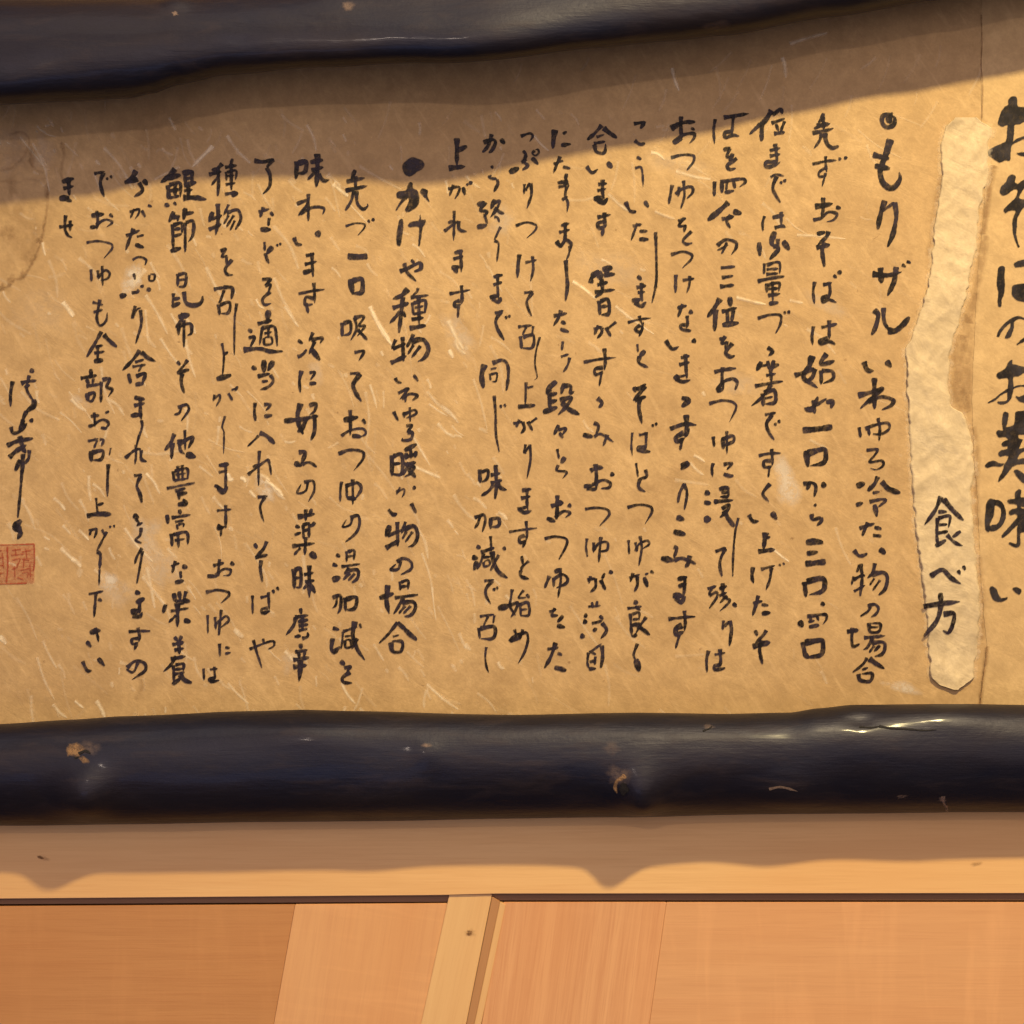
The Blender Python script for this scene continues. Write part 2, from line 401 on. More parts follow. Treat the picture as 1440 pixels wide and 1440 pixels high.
TEXT = """
=title
@1370 120 6.857
p:330 140 370 105 410 120 418 200 480 210 560 190 560 330 480 350 440 370 390 380 385 440 375 540 400 520 480 490 560 470 560 490 480 515 400 550 360 580 350 640 345 720 300 720 240 740 180 700 140 670 135 630 200 590 290 550 310 530 320 440 320 380 270 395 230 370 240 320 265 250 300 205 330 185|p:410 655 470 645 560 640 560 690 450 675
p:330 880 370 860 400 880 390 930 420 950 480 910 560 900 560 960 490 980 430 1080 480 1100 560 1090 560 1130 480 1170 430 1250 415 1280 410 1360 405 1440 430 1540 440 1550 425 1560 380 1440 372 1300 400 1210 330 1210 300 1230 285 1200 330 1150 400 1080 420 1010 380 1000 330 1040 280 1060 250 1030 260 980 310 930
@1370 330 6.857
p:235 320 260 300 295 315 290 400 295 480 285 580 265 620 260 690 235 690 230 620 235 550 220 480 225 400|p:385 280 420 255 560 230 560 285 400 312|p:370 500 400 480 560 480 560 640 430 635 390 610 365 570
p:220 980 240 920 300 850 370 800 430 785 560 830 560 850 480 815 430 810 385 840 380 900 350 985 300 995 320 940 350 890 350 850 300 890 260 940 240 980|p:410 1060 470 1000 560 950 560 990 480 1030
@1370 500 6.857
p:330 65 365 40 370 80 430 95 480 110 560 120 560 165 480 165 430 195 375 210 378 320 352 420 320 400 328 300 325 215 240 220 215 185 250 155 300 125|32:345 395 320 440 270 455 220 448|24:350 320 260 370 200 420 130 457|20:360 320 430 292 560 290|p:400 390 430 400 480 380 560 370 560 450 440 440
p:280 560 300 540 330 560 320 640 310 690 380 670 395 620 400 545 450 535 560 540 560 740 430 760 430 800 465 810 450 850 430 900 480 890 560 880 560 920 480 920 430 960 420 1000 480 990 560 1000 560 1040 430 1045 370 1070 330 1120 280 1180 235 1215 240 1180 280 1100 290 1050 320 1010 330 970 300 960 250 970 232 945 260 915 320 900 320 870 280 875 265 850 290 825 330 810 300 780 240 785 215 740 230 720 280 720 270 650|p:105 1060 140 1025 190 1015 250 1040 290 1040 260 1065 180 1065 130 1080|p:385 1110 420 1100 480 1140 560 1200 560 1250 470 1220 410 1160
@1370 680 6.857
p:120 190 155 145 200 165 195 230 185 310 150 390 155 430 140 465 110 440 105 350 112 270|50e:175 180 240 190 280 250 275 340 230 410 140 438
p:395 90 430 55 455 70 450 130 560 140 560 220 450 220 460 240 560 260 560 460 450 470 445 580 430 610 390 610 335 580 345 565 410 575 415 440 420 400 380 430 330 480 275 520 265 500 310 450 370 380 420 320 400 290 350 300 335 275 360 250 415 235 410 200 340 190 320 165 350 150 395 145
p:150 1010 175 990 215 1020 230 1060 260 1105 320 1095 320 1110 270 1135 220 1135 180 1110 160 1060|p:370 1015 410 1000 455 1025 445 1060 425 1065
=strip
@1080 680
22:975 70 940 150 880 232|26:985 85 1050 160 1102 208|18:960 158 1005 158|18:955 190 950 270 955 345|18:955 195 1022 183 1015 250|14:960 232 1012 228|16:955 278 1015 268|20:945 350 1000 318|20:1005 285 1050 330 1098 350|18:1082 268 1040 300
24:912 522 980 485 1030 530 1088 565|14:1070 488 1080 510|14:1100 463 1108 485
24:970 618 975 670|26:872 692 970 675 1082 663|24:975 680 950 770 875 862|24:985 735 1045 730 1040 790 1015 838 982 825
=c1
@1080 120
28:705 168 652 168 642 205 667 234 706 222 713 185 690 164|30:676 178 690 208
36:690 300 660 400 632 480 650 550 700 577 742 530 738 485|28:588 388 640 402 685 412|24:605 452 682 467
30:658 645 632 730 618 812|16:640 705 680 680 712 655|26:712 655 722 730 705 830 672 910
26:585 1060 670 1068 755 1048|26:632 1022 640 1115|26:722 1018 710 1100 672 1185|14:755 1008 775 1020|14:782 990 802 998
24:595 1260 620 1290 605 1360 582 1405|22:650 1248 655 1330 690 1385|32:672 1378 715 1380 755 1350 798 1300
@1080 440
34:538 272 560 320 598 325|24:668 272 692 302
26:600 362 598 450 600 542|22:505 465 600 440 645 428 560 500 518 538|22:560 500 640 472 705 490 692 520 638 545
18:512 640 522 702|18:562 632 572 692|16:545 652 600 630 672 618 682 650 640 680 588 680|16:618 588 630 650 625 722
14:552 772 615 768 600 800 572 838 638 830 650 855 612 880 572 872
30:502 972 542 958|20:498 1080 532 1068|26:620 918 600 960 560 1002|28:638 945 680 990 748 1012|14:590 1012 628 1005|16:568 1062 640 1048 662 1055 620 1092|22:600 1080 612 1142
18:512 1212 602 1183|18:562 1175 530 1255|16:600 1205 638 1215|16:588 1250 642 1256
18:482 1332 515 1367 562 1352|30:632 1328 658 1352
@1080 680
14:515 455 500 500|16:478 542 530 515 550 520|18:520 448 530 530 518 635|14:482 607 548 570|20:602 445 590 500 558 532|22:580 510 650 500 672 530 660 590 622 628|12:600 530 572 572|12:632 540 588 602|14:485 520 468 572
14:578 690 560 720 518 747|16:560 690 600 678 622 700 610 730 578 752
20:442 832 512 823|18:475 808 472 880 480 915 518 900|16:568 780 575 832 625 830 630 788 570 785|14:575 808 625 806|18:538 867 662 855|18:590 865 560 920 535 935|20:580 895 650 893 657 930 640 960 598 972|14:600 910 568 952|14:630 910 598 942
16:560 978 530 1020 475 1062|30:568 982 610 1013 658 1042|12:530 1047 562 1035|20:508 1068 520 1105 575 1110 585 1068 525 1070
=c2
@1080 120
18:312 158 302 190 285 205|14:262 242 302 220|22:272 227 352 215|20:310 178 315 250|20:248 268 340 250 372 238|18:305 265 290 310 258 355|22:320 265 330 320 360 350 402 340
14:248 442 330 425 388 420|14:325 395 325 440 332 490|14:332 458 290 485 290 512 332 505|12:325 490 315 530 304 570|12:398 413 412 412|14:430 407 446 405
26:262 682 310 675 368 663|20:310 628 310 700 300 740|16:252 757 300 745 340 712 388 722 370 755 328 767|18:385 685 408 690
20:278 835 320 825|20:342 818 330 850 275 902|22:270 912 352 895|22:322 880 305 920 318 1022
16:264 1102 255 1160 262 1230|16:308 1122 362 1108|16:345 1110 350 1160 340 1200|18:340 1188 308 1192 310 1217 345 1205 388 1222|14:370 1068 387 1080|18:400 1043 408 1060
@1080 440
18:257 72 248 130 252 182|16:298 82 392 60|20:345 38 345 100 345 150|20:340 140 293 155 300 172 345 160 382 177
26:250 238 235 290 200 360 250 400 282 422|24:148 352 210 332 262 310|24:265 310 250 360 208 392|24:332 226 300 270 300 287 340 280 378 268|22:300 320 300 402|22:300 325 360 328 365 370 308 397
18:255 488 260 540 265 568|18:203 542 250 530 332 480|22:215 540 250 543 282 468|22:330 500 362 500 355 532
32e:193 660 280 652 365 640
32:215 778 225 862|28:220 790 310 765 325 780 315 840 235 860
18:196 962 250 955 270 980 260 1035|18:238 948 220 992|22:303 965 326 970
12:262 1076 270 1086|18:243 1128 255 1160 302 1148|18:297 1148 300 1170 273 1198
42e:220 1292 260 1285 305 1290|24:222 1352 278 1345|32e:208 1412 328 1398
@1080 680
34:205 550 215 640|34:215 550 310 535 310 600 230 625
18:300 672 318 682
26:178 775 195 802|18:218 747 322 735 330 760 308 792|12:240 745 240 777|12:275 742 285 770|18:233 806 287 795|12:228 777 262 770
32:195 888 210 960 235 982|30:205 895 300 880 310 900 300 960 228 977
=c3
@800 120
32:1142 138 1110 190 1080 222|18:1080 215 1015 275|24:1090 200 1085 260 1085 315|18:1148 167 1192 128|16:1190 130 1202 157|16:1138 212 1218 185|14:1165 215 1180 255|16:1215 198 1190 262|20:1152 271 1218 262
16:1128 367 1192 350|16:1128 397 1192 385|18:1160 325 1170 400 1170 442|20:1170 430 1112 430 1112 457 1155 450 1192 428
12:1133 517 1165 500 1212 510|18:1170 508 1148 570 1160 610 1192 660|12:1192 540 1198 552|14:1212 530 1218 542
14:1102 732 1090 775 1093 820|20:1148 742 1208 730|16:1195 708 1195 760 1195 790|18:1155 802 1200 790 1222 800
22:1070 885 1075 955|26:1157 825 1140 880 1150 900|22:1150 900 1178 920 1128 980|30:1208 878 1238 922|20:1175 860 1180 945
16:1100 998 1098 1062|16:1110 1010 1182 995 1187 1060|14:1110 1035 1180 1030|14:1108 1062 1182 1056|18:1060 1102 1130 1085 1215 1073|16:1110 1115 1115 1162|16:1115 1125 1182 1110 1180 1162|14:1120 1145 1180 1140|14:1145 1100 1148 1215|18:1118 1182 1192 1170|18:1128 1227 1178 1220
14:1060 1310 1130 1290 1190 1293 1190 1340 1163 1395|12:1212 1272 1218 1284|14:1234 1268 1242 1280
@800 420
20:1115 272 1146 295 1122 322
22:1082 357 1058 402|14:1070 380 1122 370|16:1118 350 1130 400|20:1152 348 1142 400|16:1140 382 1182 370|16:1108 432 1168 420|18:1135 398 1140 470|18:1045 492 1130 475 1208 463|18:1140 480 1090 550 1025 604|22:1090 530 1095 607|22:1095 530 1155 515 1160 580 1100 592|14:1100 560 1150 550
14:1100 652 1140 645 1167 640|18:1145 650 1113 700 1125 750 1157 795|14:1160 700 1165 712|14:1180 683 1186 697
14:1066 882 1130 870 1194 868|16:1140 842 1145 900 1145 940|18:1140 910 1098 915 1103 947 1145 940|14:1130 940 1122 1005
18:1133 1038 1092 1095 1128 1145
20:1012 1212 1035 1250 1072 1250|22:1143 1203 1168 1238
26:1107 1312 1095 1412|14:1110 1345 1132 1340|24:1062 1422 1162 1410
@800 640
20:1037 627 1030 680 1040 722|16:1078 642 1162 620|16:1140 630 1130 700 1108 760|10:1183 613 1192 622|10:1205 606 1213 615
16:1038 832 1088 820|20:1067 787 1050 850 1033 904|14:1085 840 1122 845|20:1088 890 1132 885
18:1048 987 1060 1012|20:1112 982 1095 1010 1046 1062|26:1032 1077 1135 1050|20:1090 1040 1073 1090 1090 1178
=c4
@800 120
16:824 187 815 250 820 330|22:868 182 1015 158|16:925 170 920 240 915 282|20:915 260 878 265 883 292 920 280 962 285
18:872 362 907 350|18:907 352 890 400 932 390|20:922 385 905 422|20:947 408 893 450 905 472 942 465
18:820 538 818 625|18:850 542 980 525 992 545 958 572|18:860 545 862 602|14:890 540 885 592|16:925 535 935 577|16:878 602 928 592
34:900 655 840 710 780 760|26:928 708 968 720|20:858 752 932 735|20:915 730 888 760 910 805
12:890 880 870 910 833 927|18:833 902 880 868 937 880 942 910 913 953|14:890 890 858 948
16:852 1026 938 1018|16:858 1081 928 1070|20:848 1132 932 1122
26:852 1197 820 1250 778 1305|28:827 1258 820 1384|20:858 1272 948 1250|22:905 1192 910 1240|22:890 1260 895 1340|20:927 1262 915 1332|26:868 1347 952 1335
@800 420
16:848 227 882 220|18:882 208 860 250 897 240|16:890 240 880 282|22:922 248 883 300 905 325 937 320
18:816 412 880 398 944 390|18:865 382 862 450 870 512|18:833 517 865 470 920 450 947 470 935 514|18:833 517 868 510
14:787 590 860 572 920 580 942 610 903 694
16:812 772 818 835|20:865 780 870 842|18:860 792 920 770 927 800 868 827|14:888 742 890 874
16:812 922 805 960 810 1004|16:868 932 917 925 888 962|18:873 985 900 995 924 995
22:768 1088 792 1096|20:763 1145 797 1150|24:763 1240 797 1240|20:848 1071 897 1060|16:860 1090 895 1088|16:895 1060 895 1110 848 1112|20:818 1142 928 1132|18:830 1130 825 1152|18:858 1182 902 1160 885 1200 848 1232|24:870 1190 900 1240 932 1284
@800 640
12:954 350 935 440 925 560 922 684
16:822 542 887 520|18:882 523 855 580 850 630 862 684
14:778 752 832 735|14:807 742 785 790|14:788 792 832 770 832 800 788 864|16:848 752 887 735|14:843 792 892 770|16:865 717 870 790 905 820 848 878|14:892 788 848 832|18:925 833 942 852
14:870 927 865 984|14:875 962 902 935|18:905 928 915 980 903 1075
16:787 1097 775 1150 778 1224|14:818 1122 882 1110|18:850 1087 855 1150 850 1192|18:850 1180 818 1185 825 1207 883 1196
=c5
@800 120
24:572 244 640 210 714 205|20:630 172 630 250 635 302|18:588 324 640 280 700 270 707 290 678 327|20:588 322 637 300|12:688 240 707 250
14:572 407 640 390 700 395 700 430 663 477
16:582 557 570 620 563 668|16:620 567 615 627|16:598 612 640 580 690 570 697 600 663 637|14:645 532 650 620 630 694
14:613 762 662 745|14:652 743 618 790 662 785|16:655 785 650 822|16:692 818 643 870 660 892 697 885
14:572 952 640 935 690 950 690 975 637 1028
18:602 1062 600 1168|14:638 1097 708 1085|14:680 1068 678 1120 663 1169
@800 420
16:612 52 662 38|16:642 28 613 104|18:678 70 697 78|16:665 92 668 140 660 167|18:660 145 628 150 638 172 692 180
22:543 232 580 280 622 268|20:698 230 712 245
16:628 332 682 320|18:618 372 682 355|18:655 308 660 400 665 452|32:598 435 620 460|20:600 447 640 467 687 455|14:610 440 660 430
26:638 558 672 572 638 604
20:567 732 650 705 720 710|26:660 650 665 740 655 780|24:650 750 603 780 613 802 655 780|16:640 780 625 854
28:633 937 667 928 633 957
16:652 1037 625 1090 613 1149|16:645 1040 665 1090 650 1189
22:608 1229 648 1242|26:593 1310 653 1325
@800 640
20:588 513 607 525 590 580|24:522 580 590 592|18:590 590 640 580 718 612|22:682 562 670 610 653 633
18:613 697 662 685|18:618 737 662 722|18:655 677 650 750 645 802|26:588 790 640 790|24:600 800 630 827 657 790
16:557 922 640 912 714 907|18:650 872 655 940 650 992|26:640 955 603 975 608 1007 650 990|14:622 1010 600 1089
=c6
@800 120
18:363 217 427 205|16:427 203 403 242|18:368 308 400 330 432 325
14:383 403 407 415|12:370 464 405 460 415 500 418 574
18:318 652 345 705 382 710|20:428 652 447 682
16:358 792 412 780|14:387 772 365 830 350 874|14:398 820 442 818|18:398 865 447 865
14:488 822 492 950 492 1100 468 1224
18:388 1072 407 1092|16:378 1137 437 1125|18:410 1108 408 1180 415 1217|24:358 1210 400 1205|24:373 1215 405 1242 437 1215|14:385 1165 432 1160
12:329 1334 400 1315 464 1308|14:395 1293 410 1340|16:405 1345 373 1370 400 1387 422 1360|14:415 1330 410 1380 393 1414
@800 420
12:385 252 390 302|22:427 293 400 322|18:400 320 393 355 420 375 449 386
20:368 498 375 522|18:380 512 437 478|20:432 488 400 530 361 574|20:368 572 437 548|22:400 548 395 620 412 704
12:357 750 352 830 358 884|14:393 767 447 755|16:435 748 435 800 430 852|20:430 835 393 835 393 852 462 860|10:470 706 475 720|10:488 698 494 712
12:378 922 390 1004|16:430 958 437 1000 393 1012|18:400 1010 393 1060 434 1087
@800 640
14:327 294 400 278 460 290 467 320 427 389
12:335 475 340 559|12:373 487 385 544|14:375 542 395 500 440 480 452 500 413 527|14:400 452 410 520 394 624
14:338 692 402 670|14:362 660 345 715|16:385 680 385 730 368 769|20:425 688 442 739|10:430 670 447 664|14:460 653 477 662
20:368 824 387 832|14:327 862 412 850|14:375 850 402 872|16:345 888 350 960 355 1024|14:355 895 395 885 395 932|12:360 925 392 920|16:355 957 402 945|14:382 1008 358 1022|22:380 950 410 975 459 1012|14:437 908 400 960 373 1009
16:387 1057 365 1120 375 1152|30:379 1150 395 1212
=c7
@800 120
20:187 222 150 265 101 309|24:193 238 225 265 273 297|14:153 292 202 275|18:143 330 155 372 200 377 207 325|18:138 327 207 315
18:98 452 130 490 167 468|20:218 433 242 462
16:163 557 217 550|16:158 592 212 580|20:190 527 190 600 200 642|22:143 637 197 630|22:158 640 195 657 217 635
16:158 742 239 725|20:200 712 205 802|18:200 765 163 775 173 802 200 790|16:195 800 187 845
26:133 1072 152 1050|24:123 1114 130 1080 172 1038|26:170 1048 180 1092|28:193 1032 242 1025|24:215 1030 210 1072|20:198 1067 257 1060|16:158 1122 222 1105|20:185 1088 190 1152|18:143 1162 262 1148|16:190 1160 148 1192|20:170 1208 175 1292|20:175 1215 220 1205 225 1280 180 1290|14:180 1245 220 1240
16:138 1372 192 1355|16:167 1347 143 1404|18:185 1360 185 1390 158 1424|18:208 1358 237 1414|14:268 1328 213 1372
@800 420
14:81 357 170 340 269 329|18:200 276 205 350 200 402|18:195 385 148 395 153 427 195 405|14:185 410 171 494
20:158 557 187 585 168 614
16:138 697 167 715 150 772|22:82 765 132 775|14:140 777 180 760 254 807|16:217 762 193 829
24:118 967 160 950 197 950|20:150 927 155 990 155 1062|24:88 1055 132 1050|20:98 1065 140 1072 162 1060|16:130 1047 190 1020 232 1035 225 1062 178 1067|18:236 985 254 990
14:89 1184 150 1175 215 1185 227 1215 172 1279
@800 640
12:102 466 97 520 105 574|14:140 487 140 549|14:140 532 170 495 215 490 215 532 168 542|14:180 457 175 520 168 604
14:102 702 152 690|14:122 677 113 724|16:150 690 150 740 118 773|18:178 698 207 759|14:188 692 202 663|16:228 655 247 660
12:107 852 182 845|12:130 827 135 857|12:160 822 155 852|18:88 900 102 905|20:83 935 102 938|22:68 1015 87 1020|16:175 903 192 922|16:128 947 192 930|16:138 987 157 975|22:185 940 212 985 178 1034
14:110 1107 105 1170 115 1202|14:115 1112 187 1058|20:185 1067 190 1130 180 1199|12:130 1110 152 1120|14:150 1130 145 1182|14:118 1162 152 1155|14:113 1202 152 1200
=c8
@520 140
26:1042 167 1035 210 1029 279|14:1088 192 1107 180|18:1078 257 1129 250
14:1032 362 1080 345 1092 350|16:1072 317 1050 370 1033 414|14:1088 378 1128 386
16:1107 417 1100 452|18:1058 467 1112 460|14:1058 492 1100 480 1105 450 1122 492|14:1110 480 1100 540 1115 580 1110 634|14:1083 562 1112 545
14:1078 707 1122 695|14:1063 747 1128 730|18:1100 687 1100 760 1095 812|20:1048 793 1075 822 1100 790 1132 810 1125 862|12:1125 820 1120 870 1104 904|20:1103 900 1108 980 1112 1050 1101 1134
18:1032 1217 1113 1200|18:1077 1182 1060 1230 1032 1274|16:1078 1248 1102 1260|16:1073 1290 1119 1306
@520 420
14:1087 237 1080 292|14:1073 327 1122 310|14:1125 328 1115 370 1088 414
26:1048 467 1010 500 998 534|22:1010 508 1015 634|18:1013 542 1052 530|18:1013 582 1052 570|24:978 637 1052 610|20:1092 477 1078 532|20:1090 490 1130 490 1130 530 1152 520|20:1068 572 1132 555 1110 600 1058 654|28:1080 580 1120 620 1183 652
18:1062 712 1038 762|16:1058 737 1102 730 1083 767|14:1068 753 1087 783
12:1055 842 1065 902|22:1097 893 1078 922|14:1062 933 1053 965 1107 975 1083 1014
30:1048 1150 1082 1145|22:1017 1167 1093 1145|20:1055 1102 1055 1180 1050 1244|20:998 1235 1042 1252|16:1040 1232 1090 1195 1127 1205 1098 1233|16:1118 1158 1132 1170
@520 640
14:981 470 1040 458 1105 470 1105 510 1063 589
20:1012 677 983 749|16:1035 687 1035 744|20:1042 656 1070 642|16:1028 702 1080 670 1112 690 1105 720 1048 747|14:1070 632 1075 700 1059 804
14:1008 882 1052 865|14:1042 857 1025 900 1062 900|18:1087 903 1058 937|18:1055 958 1097 968
16:997 1092 1064 1080|20:1047 1052 1020 1130 982 1199|14:1058 1113 1082 1123|22:1042 1193 1103 1210
=c9
@520 140
14:847 207 900 190 917 205 898 239
14:863 288 882 312|18:880 310 868 350 890 370 856 397|14:853 352 882 340|16:913 328 947 362|12:930 285 915 300 930 315 950 300 945 280 928 285|24:788 407 837 385
14:870 472 868 534|14:875 512 902 465|16:905 467 910 530 884 614
12:819 710 880 690 935 705 930 735 882 779
20:842 867 835 930 831 1004|14:873 917 942 900|16:915 877 920 950 904 1024
14:867 1086 924 1080|16:917 1083 885 1130 890 1170 912 1219
@520 420
14:832 157 917 148|12:920 150 914 202|12:882 155 858 204|18:848 208 855 282|16:860 215 920 205 915 272 858 277
10:957 212 935 300 930 370 942 440 924 457
14:880 467 875 602|12:885 502 924 490|22:832 607 934 598
14:805 702 862 690|14:842 677 823 724|16:860 690 870 730 848 759|16:888 688 917 744|12:942 668 898 702
14:877 817 867 872|12:870 872 897 825|14:900 817 905 900 884 1014
18:858 1077 907 1070|18:848 1122 907 1110|16:885 1067 885 1150 890 1192|16:828 1182 892 1170|20:838 1180 870 1202 914 1190
@520 640
12:781 432 850 420 944 409|14:880 367 885 440 880 482|18:875 450 843 465 848 492 885 475|14:875 480 861 519
14:855 567 862 612|16:897 593 860 625 850 652|18:850 645 850 680 899 697
14:802 752 795 800 790 850 822 904|26:726 862 782 845|16:780 847 832 830 820 870 793 914|12:867 757 838 800 882 800|14:883 783 897 802|14:845 828 850 902|16:845 840 890 830 895 897 843 902|12:850 870 890 865
14:813 977 825 1020 798 1042|18:788 1047 822 1010|14:788 1047 830 1035 862 1000|16:828 1012 880 1000 890 1040 870 1110 833 1174|14:862 977 843 1042
=c10
@520 140
20:637 242 690 225 707 240 690 280 668 302|20:687 192 665 260 632 299|20:738 223 757 247
12:685 373 692 387|16:673 423 680 440 717 445|16:717 445 720 475 698 519
20:608 592 642 575|18:652 573 623 620 662 630 638 662|14:645 638 662 702|22:606 717 657 705|18:702 562 683 612|16:698 582 732 570 710 620 678 662|18:698 608 730 630 759 642|14:698 658 720 665 730 692
12:737 713 700 790|12:700 790 725 810 715 914
18:698 997 747 985|16:693 1042 747 1025|16:720 977 720 1060 725 1122|20:678 1112 727 1100|22:688 1115 720 1137 742 1110
14:702 1202 754 1185|18:742 1188 710 1240 720 1290 757 1354|12:765 1218 770 1232|12:782 1213 788 1225
@520 420
28:647 367 630 430 640 504|18:688 362 745 345 775 370 780 440 768 519|10:678 396 717 388|12:675 418 680 462|12:680 425 715 420 710 462 683 464
14:700 542 708 650 710 760 729 864|12:735 598 740 612|12:758 593 764 607
22:618 957 622 1039|16:625 975 665 965 660 1010 628 1032|18:678 992 738 980|20:708 932 712 1050 705 1129|16:678 1037 747 1020|18:700 1040 670 1080 626 1109|20:715 1035 740 1065 774 1076
16:588 1232 640 1215 650 1250 633 1314|16:622 1217 610 1260 588 1294|18:680 1233 680 1292|18:680 1240 725 1235 725 1275 683 1284
@520 640
18:603 513 622 521|20:578 573 607 581|20:602 598 588 644|18:623 547 703 519|16:642 548 625 600 603 644|14:680 452 685 542|24:688 538 700 610 730 660 778 692|18:753 518 762 532|12:638 576 677 570|12:640 598 645 625 675 615 670 590 640 598|14:727 558 705 600 678 652
14:642 707 702 700|18:692 703 655 750 655 790 682 839|12:698 748 702 762|12:715 740 719 755
14:617 907 702 895|12:702 898 694 947|12:667 903 638 964|18:613 968 620 1034|20:620 975 700 965 695 1027 623 1032
12:656 1076 650 1130 655 1180 669 1224
=c11
@520 140
24:490 215 490 300 490 377|24:493 287 544 263|24:441 387 539 375
14:438 502 500 490 500 520 478 559|14:472 477 448 544|16:525 493 536 534|10:545 480 555 472|14:560 470 577 464
14:475 622 475 700 472 794|16:418 742 470 700 502 680|14:443 692 472 680|18:500 680 505 730 549 742
18:478 862 522 850|16:468 897 528 880|18:510 842 515 920 515 972|22:463 945 507 940|20:478 948 492 972
14:446 1092 510 1080 569 1069|18:515 1042 520 1110 515 1152|18:510 1130 478 1140 483 1162 515 1150|14:500 1160 495 1229
=c12
@540 210 9
p:240 190 300 130 360 100 430 120 490 150 510 200 480 250 420 280 370 320 320 340 270 320 240 260
p:160 550 200 530 280 520 300 460 330 415 360 430 365 490 420 520 445 600 440 680 400 740 340 775 290 790 270 760 300 700 320 640 310 610 270 640 220 690 160 770 150 765 190 690 220 630 170 610|p:460 530 490 495 550 520 550 590 575 660 530 620 480 570
p:200 890 240 885 240 1000 225 1120 205 1215 175 1215 160 1150 165 1050 185 950|p:305 960 340 920 440 900 460 830 470 890 525 890 515 950 490 980 475 1080 450 1220 435 1215 445 1080 440 980 330 980
@520 140
20:167 967 210 950 280 918 287 950 248 967|14:235 900 250 920|18:193 917 210 970 264 1023
24:217 1062 180 1100 127 1122|24:127 1172 222 1143|20:187 1107 175 1220 164 1314|18:175 1190 111 1259|14:185 1190 202 1222|14:272 1057 265 1080 238 1102|16:228 1112 334 1099|16:240 1138 245 1212|16:245 1145 312 1130 310 1202|12:250 1170 305 1160|14:245 1205 310 1195|18:275 1098 278 1272|18:233 1237 307 1225|22:222 1287 319 1269
@520 420
18:147 227 123 284|18:128 282 204 250|20:185 212 190 354|22:116 362 209 320|18:247 197 208 274|26:230 240 300 230 330 280 310 330 268 354|16:247 258 213 314|16:287 263 233 334
14:143 442 155 465 183 473|14:248 428 272 463
14:158 532 217 505 168 567|14:205 497 200 584|16:178 562 225 535 267 545 238 573
16:133 632 162 689|14:190 637 195 667|14:188 652 250 625 262 645 203 672|12:225 607 228 694
14:203 716 237 712 208 752|18:210 750 240 755 230 790 183 796 188 780
24:125 877 125 999|20:130 885 180 880 180 982 128 987|14:130 930 175 925|22:198 852 262 818|20:198 892 267 870|18:205 868 205 902|16:230 848 232 897|16:260 858 255 892|20:193 932 262 920|16:222 918 188 994|16:208 952 252 945 225 985 193 1002|20:218 958 257 1002
12:146 1087 190 1070 195 1090 180 1119|12:172 1057 150 1102|16:244 1060 257 1066
18:103 1183 130 1212 157 1208|18:233 1148 262 1209
24:112 1277 93 1334|18:98 1332 184 1300|20:155 1252 158 1394|24:88 1402 169 1358|16:202 1252 178 1322|24:188 1297 250 1280 270 1330 250 1380 213 1397|14:207 1308 183 1352|14:242 1308 198 1372
@520 640
16:175 593 160 640 118 642 150 610|16:150 600 190 580 232 600 232 640 173 673
24:58 802 132 778|26:102 727 95 820 110 894|16:170 707 172 762|16:175 715 215 705 215 757|14:175 740 215 735|16:138 802 274 784|18:190 800 150 870 133 894|20:180 830 245 825 257 860 230 900 193 907|14:200 845 163 892|14:232 845 188 892
16:157 937 110 1000 51 1059|20:158 943 202 980|34:200 983 262 1037|10:128 1021 167 1010|20:118 1050 130 1102 175 1102 182 1050 120 1045
=c13
@270 200
18:917 157 898 204|20:867 222 974 199|18:920 188 920 262|20:861 272 989 244|16:910 270 895 330 862 384|18:925 270 930 340 960 375 987 360 987 342
10:862 472 920 455 970 460 970 480 933 524|12:990 438 1000 450|14:1015 430 1025 440
34e:873 640 930 645 990 640
30:890 773 905 852|26:900 780 955 770 955 840 905 850
20:845 1012 845 1094|18:850 1020 890 1010 890 1070 848 1087|14:915 982 925 1050 893 1114|16:908 986 967 980 940 1030 972 1035 928 1092|18:930 1050 988 1113
16:912 1182 967 1175 938 1229
@270 440
14:887 340 950 338|22:948 340 908 400 920 445 955 500
26:857 602 932 585|18:890 542 892 610 890 692|14:838 692 890 660 960 650 977 680 928 703|20:903 690 952 695|14:960 598 977 622
16:821 792 890 770 960 780 962 820 908 889
14:842 946 835 1000 834 1064|14:870 957 872 1042|20:875 1040 922 1045|18:868 972 930 955 952 990 918 1047|14:905 932 905 1079
12:902 1148 890 1190 848 1202 870 1160|16:888 1152 935 1140 942 1190 920 1240 862 1289
@270 640
18:813 558 832 570|18:793 613 817 622|28:793 700 832 688|14:870 537 870 602|16:875 545 912 535 910 592|12:875 570 910 565|14:838 627 949 611|14:882 628 858 672|20:868 652 930 645 932 690 898 718|16:890 660 848 702|14:917 663 878 707
18:788 802 835 790 835 860 818 893|14:817 782 810 840 788 862|18:860 798 865 882|20:865 810 925 800 915 860 868 870
16:793 973 827 980|22:792 1027 785 1080 790 1117|20:793 1112 832 1078|16:848 992 932 964|12:850 990 845 1050 838 1092|22:917 932 905 1010 930 1090 973 1154|10:860 1020 892 1015|14:860 1038 865 1080 895 1075 890 1040 860 1038|12:943 948 952 972|14:932 1028 898 1092
22:838 1158 857 1177|18:853 1197 892 1190 868 1217|20:892 1218 848 1250 853 1277 904 1281
=c14
@270 200
28:590 105 585 209|24:595 120 640 110 635 165 593 177|22:668 112 734 99|26:705 62 705 160 700 254|20:668 157 742 139|18:700 160 648 212|20:710 178 740 215 774 210
16:587 347 650 325 640 360 598 412|16:655 287 655 444|18:608 402 680 365 742 370 735 407
20:573 532 590 570 622 576|26:703 503 717 527
16:638 637 692 628|16:632 687 704 669|18:675 617 678 710 682 759|24:628 732 672 720
14:597 852 680 835 749 827|16:685 787 690 860 690 907|18:690 880 643 870 638 912 682 910|16:642 902 655 964
